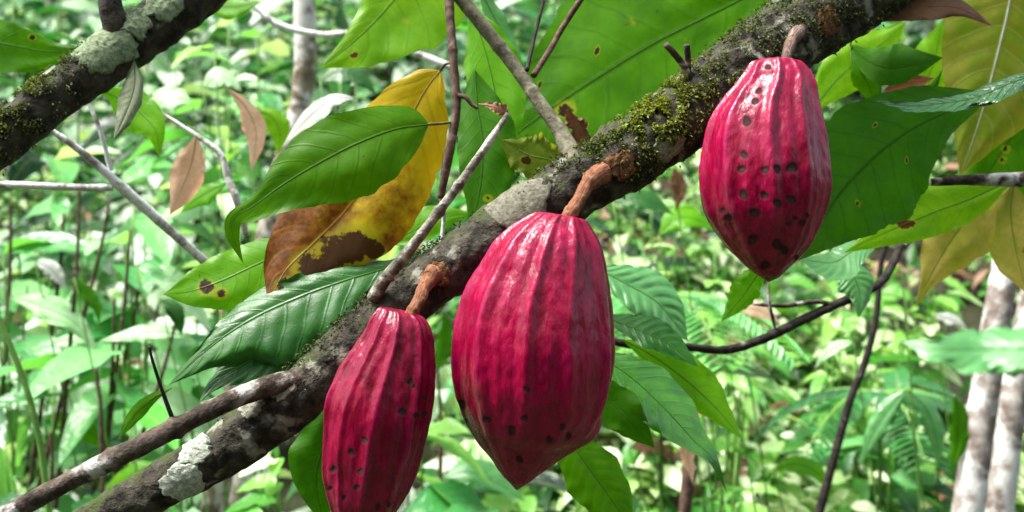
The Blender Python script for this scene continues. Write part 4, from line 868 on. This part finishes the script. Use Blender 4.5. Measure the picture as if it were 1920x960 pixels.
for k, (lb, pts, hw_, mt, sx_) in enumerate(UL):
    dd_ = 1.75 + .07 * (k % 5)
    leaf('understory_leaf', lb, 'leaf', [(x, y, dd_) for x, y in pts], W(hw_ * .7, hw_, hw_ * .9, hw_ * .45), W(hw_ * .75, hw_, hw_ * .8, hw_ * .4), M[mt], lean=.9, quilt=.002, wave=.12, nu=40, nw=18, stem=sx_)
leaf('understory_leaf', 'green leaf behind the pale shoot below the yellow leaf', 'leaf',
     [(700, 460, 1.0), (760, 440, 1.0), (820, 410, 1.0), (890, 400, 1.0)], W(20, 34, 20), W(16, 30, 20), M['leaf_bright'], lean=.4)

# ------------------------------------------------------------------ the pods
def pod(label, rows, d, spots, mat, phase, stalk, stalkr, smat, lobe=None, seed=1.0, amp=.075):
    """rows: (y, x_left, x_right) silhouette rows in photo pixels"""
    rows = np.array(rows, float); ys = rows[:, 0]; cx = (rows[:, 1] + rows[:, 2]) / 2; hw = (rows[:, 2] - rows[:, 1]) / 2
    NU, NV = 300, 420
    top = np.array([cx[0], ys[0]]); bot = np.array([cx[-1], ys[-1]]); ax = (bot - top) / np.linalg.norm(bot - top); pr_ = np.array([ax[1], -ax[0]])
    p = crom(np.stack([hw, ys, cx], 1), 900)
    L_ = np.r_[0, np.cumsum(np.linalg.norm(np.diff(p[:, :2], axis=0), axis=1))]; k_ = np.linspace(0, L_[-1], NU)
    hh = np.maximum(np.interp(k_, L_, p[:, 0]), 0); yy = np.interp(k_, L_, p[:, 1]); cxx = np.interp(k_, L_, p[:, 2])
    for _ in range(14):
        for z in (hh, yy, cxx): z[1:-1] = .25 * z[:-2] + .5 * z[1:-1] + .25 * z[2:]
    hh = hh * abs(ax[1]); u = np.clip((yy - yy.min()) / (yy.max() - yy.min()), 0, 1); hmax = hh.max()
    cen = np.array([P(a, b, d) for a, b in zip(cxx, yy)])
    A = np.array([ax[0], 0, -ax[1]]); E1 = np.array([pr_[0], 0, -pr_[1]]); E2 = np.array([0, -1.0, 0])
    th = np.linspace(0, 2 * np.pi, NV, endpoint=False)
    V = np.zeros((NU, NV, 3)); RD = np.zeros((NU, NV)); GR = np.zeros((NU, NV))
    for i in range(NU):
        t = u[i]; R = hh[i] * d / F
        fade = min(1, hh[i] / (.30 * hmax)) * (1 - .35 * max(0, (t - .6) / .4)) * (1 + .2 * max(0, 1 - t / .25))
        tw = .14 * t
        for j in range(NV):
            a = th[j]
            aw = a + phase + tw + .05 * math.sin(3 * a + seed) + .03 * math.sin(7 * t + seed)
            s = math.sin(5 * aw); s2 = math.cos(5 * aw * 1.0 + .5 * math.sin(a + seed))
            rid = math.exp(-(s / .42) ** 2) * (.75 + .25 * math.sin(2 * a + seed)) + .16 * abs(s) ** 3 * s2
            c20 = .5 + .5 * math.cos(20 * aw + .6 * math.sin(2 * a + seed))
            k = .95 * rid + .15 * (.5 + .5 * math.cos(10 * aw)) + .22 * c20 ** .7 * (.75 + .5 * math.sin(3 * a + seed)) - .56
            rid = max(rid * .9, .5 * c20 ** 3)
            base = cen[i] + (E1 * math.cos(a) + E2 * math.sin(a)) * R
            w1 = noise.noise(Vector((base[0] * 95 + seed, base[1] * 95, base[2] * 34)))
            w2 = noise.noise(Vector((base[0] * 230 + seed, base[1] * 230, base[2] * 120)))
            w0 = noise.noise(Vector((base[0] * 26 + seed, base[1] * 26, base[2] * 16)))
            rr = R * (1 + amp * (1.25 - .55 * t) * fade * k + .026 * w0) + (.0013 * w1 + .00045 * w2) * min(1, R / .01)
            if lobe:
                la, lt, lw, ls, lamp = lobe
                da = (a - la + math.pi) % (2 * math.pi) - math.pi
                rr += lamp * math.exp(-(da / lw) ** 2) * math.exp(-((t - lt) / ls) ** 2)
            V[i, j] = cen[i] + (E1 * math.cos(a) + E2 * math.sin(a) * .96) * rr
            RD[i, j] = rid
            GR[i, j] = max(0, (t - .965) / .03) + .7 * max(0, rid - .45) * (1.6 if abs(math.cos(a)) > .55 else .35) * max(0, min(1, (t - .45) / .4)) * (1 if w0 > -.1 else .3)
    Pj = np.stack([960 + V[..., 0] / V[..., 1] * F, 480 - (V[..., 2] - CAMZ) / V[..., 1] * F], -1)
    front = (np.sin(th) > .02)[None, :] & np.ones((NU, 1), bool)
    SP = np.zeros((NU, NV))
    C0 = cen[:, None, :]
    for (sx_, sy_, sr) in spots:
        dx = Pj[..., 0] - sx_; dy = Pj[..., 1] - sy_; dist = np.sqrt(dx ** 2 + dy ** 2)
        msk = front & (dist < sr * 3)
        an = np.arctan2(dy, dx); sr = sr * (.62 + .28 * abs(math.sin(sx_ * 1.7))); irr = 1 + .14 * np.sin(an * 2 + sx_) + .07 * np.sin(an * 3 + sy_)
        v = np.clip(1.35 - dist / (sr * irr) * .85, 0, 1) * msk
        SP = np.maximum(SP, v)
    V -= (E1 * np.cos(th)[:, None] + E2 * np.sin(th)[:, None])[None] * (SP ** 2 * .0007)[..., None]
    root = thing('cocoa_pod', P(*stalk[-1]), label, 'cocoa pod', 'red cocoa pods on the branch')
    ins = cen[0] + A * .001
    Q = grid_quads(NU, NV, True)
    mesh_np('husk', V.reshape(-1, 3), Q, mat, root, attrs={'ridge': RD.ravel(), 'spot': SP.ravel(), 'green': np.clip(GR, 0, 1).ravel(), 'along': np.repeat(u, NV)})
    c, q = pxcurve(stalk, 70)
    r = np.interp(np.linspace(0, 1, 70), np.linspace(0, 1, len(stalkr)), stalkr) * .5 * q[:, 2] / F
    Vs, Qs, Us = tube_np(c, r, 28, .22, 170, seed, knots=((.16, .03, .0007), (.5, .04, .0004), (.72, .04, .0007)))
    mesh_np('stalk', Vs, Qs, smat, root, uv=Us)
    return root

pod('largest red ridged cocoa pod hanging in the middle between the other two', 
    [(410, 1054, 1056), (404, 1016, 1094), (414, 990, 1106), (450, 945, 1130), (500, 910, 1141), (560, 877, 1150), (600, 862, 1154), (650, 850, 1155), (700, 847, 1148), (750, 852, 1130),
     (800, 868, 1098), (832, 889, 1056), (864, 915, 1030), (890, 937, 1004), (906, 954, 986), (918, 966, 971)], .77,
    [(987, 730, 8), (866, 758, 9), (912, 787, 8), (983, 784, 8.5), (960, 807, 9), (870, 791, 7), (1054, 800, 6), (1030, 824, 7), (974, 861, 9), (903, 850, 6), (1066, 818, 8)],
    M['pod_b'], .12, [(1062, 412, .77), (1072, 396, .772), (1086, 374, .785), (1100, 348, .80), (1118, 331, .818), (1136, 322, .845)], [27, 26, 25, 26, 36, 48], M['stalk'],
    lobe=(-.45, .80, .32, .10, .018), seed=2.0)
pod('lowest red cocoa pod, at the left, its tip cut off by the bottom edge',
    [(592, 752, 754), (582, 715, 783), (590, 706, 800), (610, 692, 812), (640, 676, 817), (700, 637, 817), (760, 608, 812), (820, 600, 800), (880, 600, 780), (920, 606, 762), (960, 616, 736),
     (990, 632, 710), (1010, 648, 690), (1022, 664, 672)], .745,
    [(684, 825, 8), (659, 848, 7), (625, 880, 8), (676, 884, 8), (669, 914, 9), (619, 916, 7), (645, 933, 6), (755, 772, 8), (770, 716, 7), (776, 725, 5), (781, 779, 6), (796, 776, 6), (795, 748, 6), (708, 950, 7), (728, 945, 7)],
    M['pod_a'], .35, [(768, 596, .745), (776, 580, .747), (788, 556, .755), (798, 534, .77), (808, 518, .79), (820, 506, .815)], [24, 23, 23, 24, 30, 38], M['stalk'], seed=6.0, amp=.08)
pod('right-hand red cocoa pod, dotted with dark pits, before the broad dark leaf',
    [(126, 1455, 1457), (115, 1424, 1488), (119, 1408, 1505), (150, 1388, 1527), (200, 1349, 1537), (250, 1326, 1547), (300, 1315, 1553), (350, 1313, 1555), (400, 1322, 1544), (440, 1345, 1526),
     (470, 1368, 1508), (500, 1397, 1479), (518, 1422, 1461), (528, 1440, 1444)], .84,
    [(1440, 126, 7), (1423, 170, 9), (1416, 190, 8), (1400, 227, 10), (1395, 290, 10), (1391, 317, 9), (1435, 318, 8), (1457, 317, 8), (1485, 314, 11), (1394, 364, 10), (1433, 366, 8), (1458, 381, 12), (1483, 374, 9),
     (1415, 399, 11), (1411, 449, 10), (1365, 408, 8), (1356, 395, 7), (1490, 409, 5), (1504, 418, 8), (1513, 404, 6), (1478, 420, 6), (1457, 458, 10), (1470, 468, 9), (1435, 497, 9), (1493, 482, 6)],
    M['pod_b'], .07, [(1470, 132, .84), (1474, 112, .842), (1480, 88, .85), (1488, 70, .862), (1502, 56, .895), (1514, 50, .935)], [18, 19, 20, 21, 26, 30], M['stalk_grey'], seed=9.0)
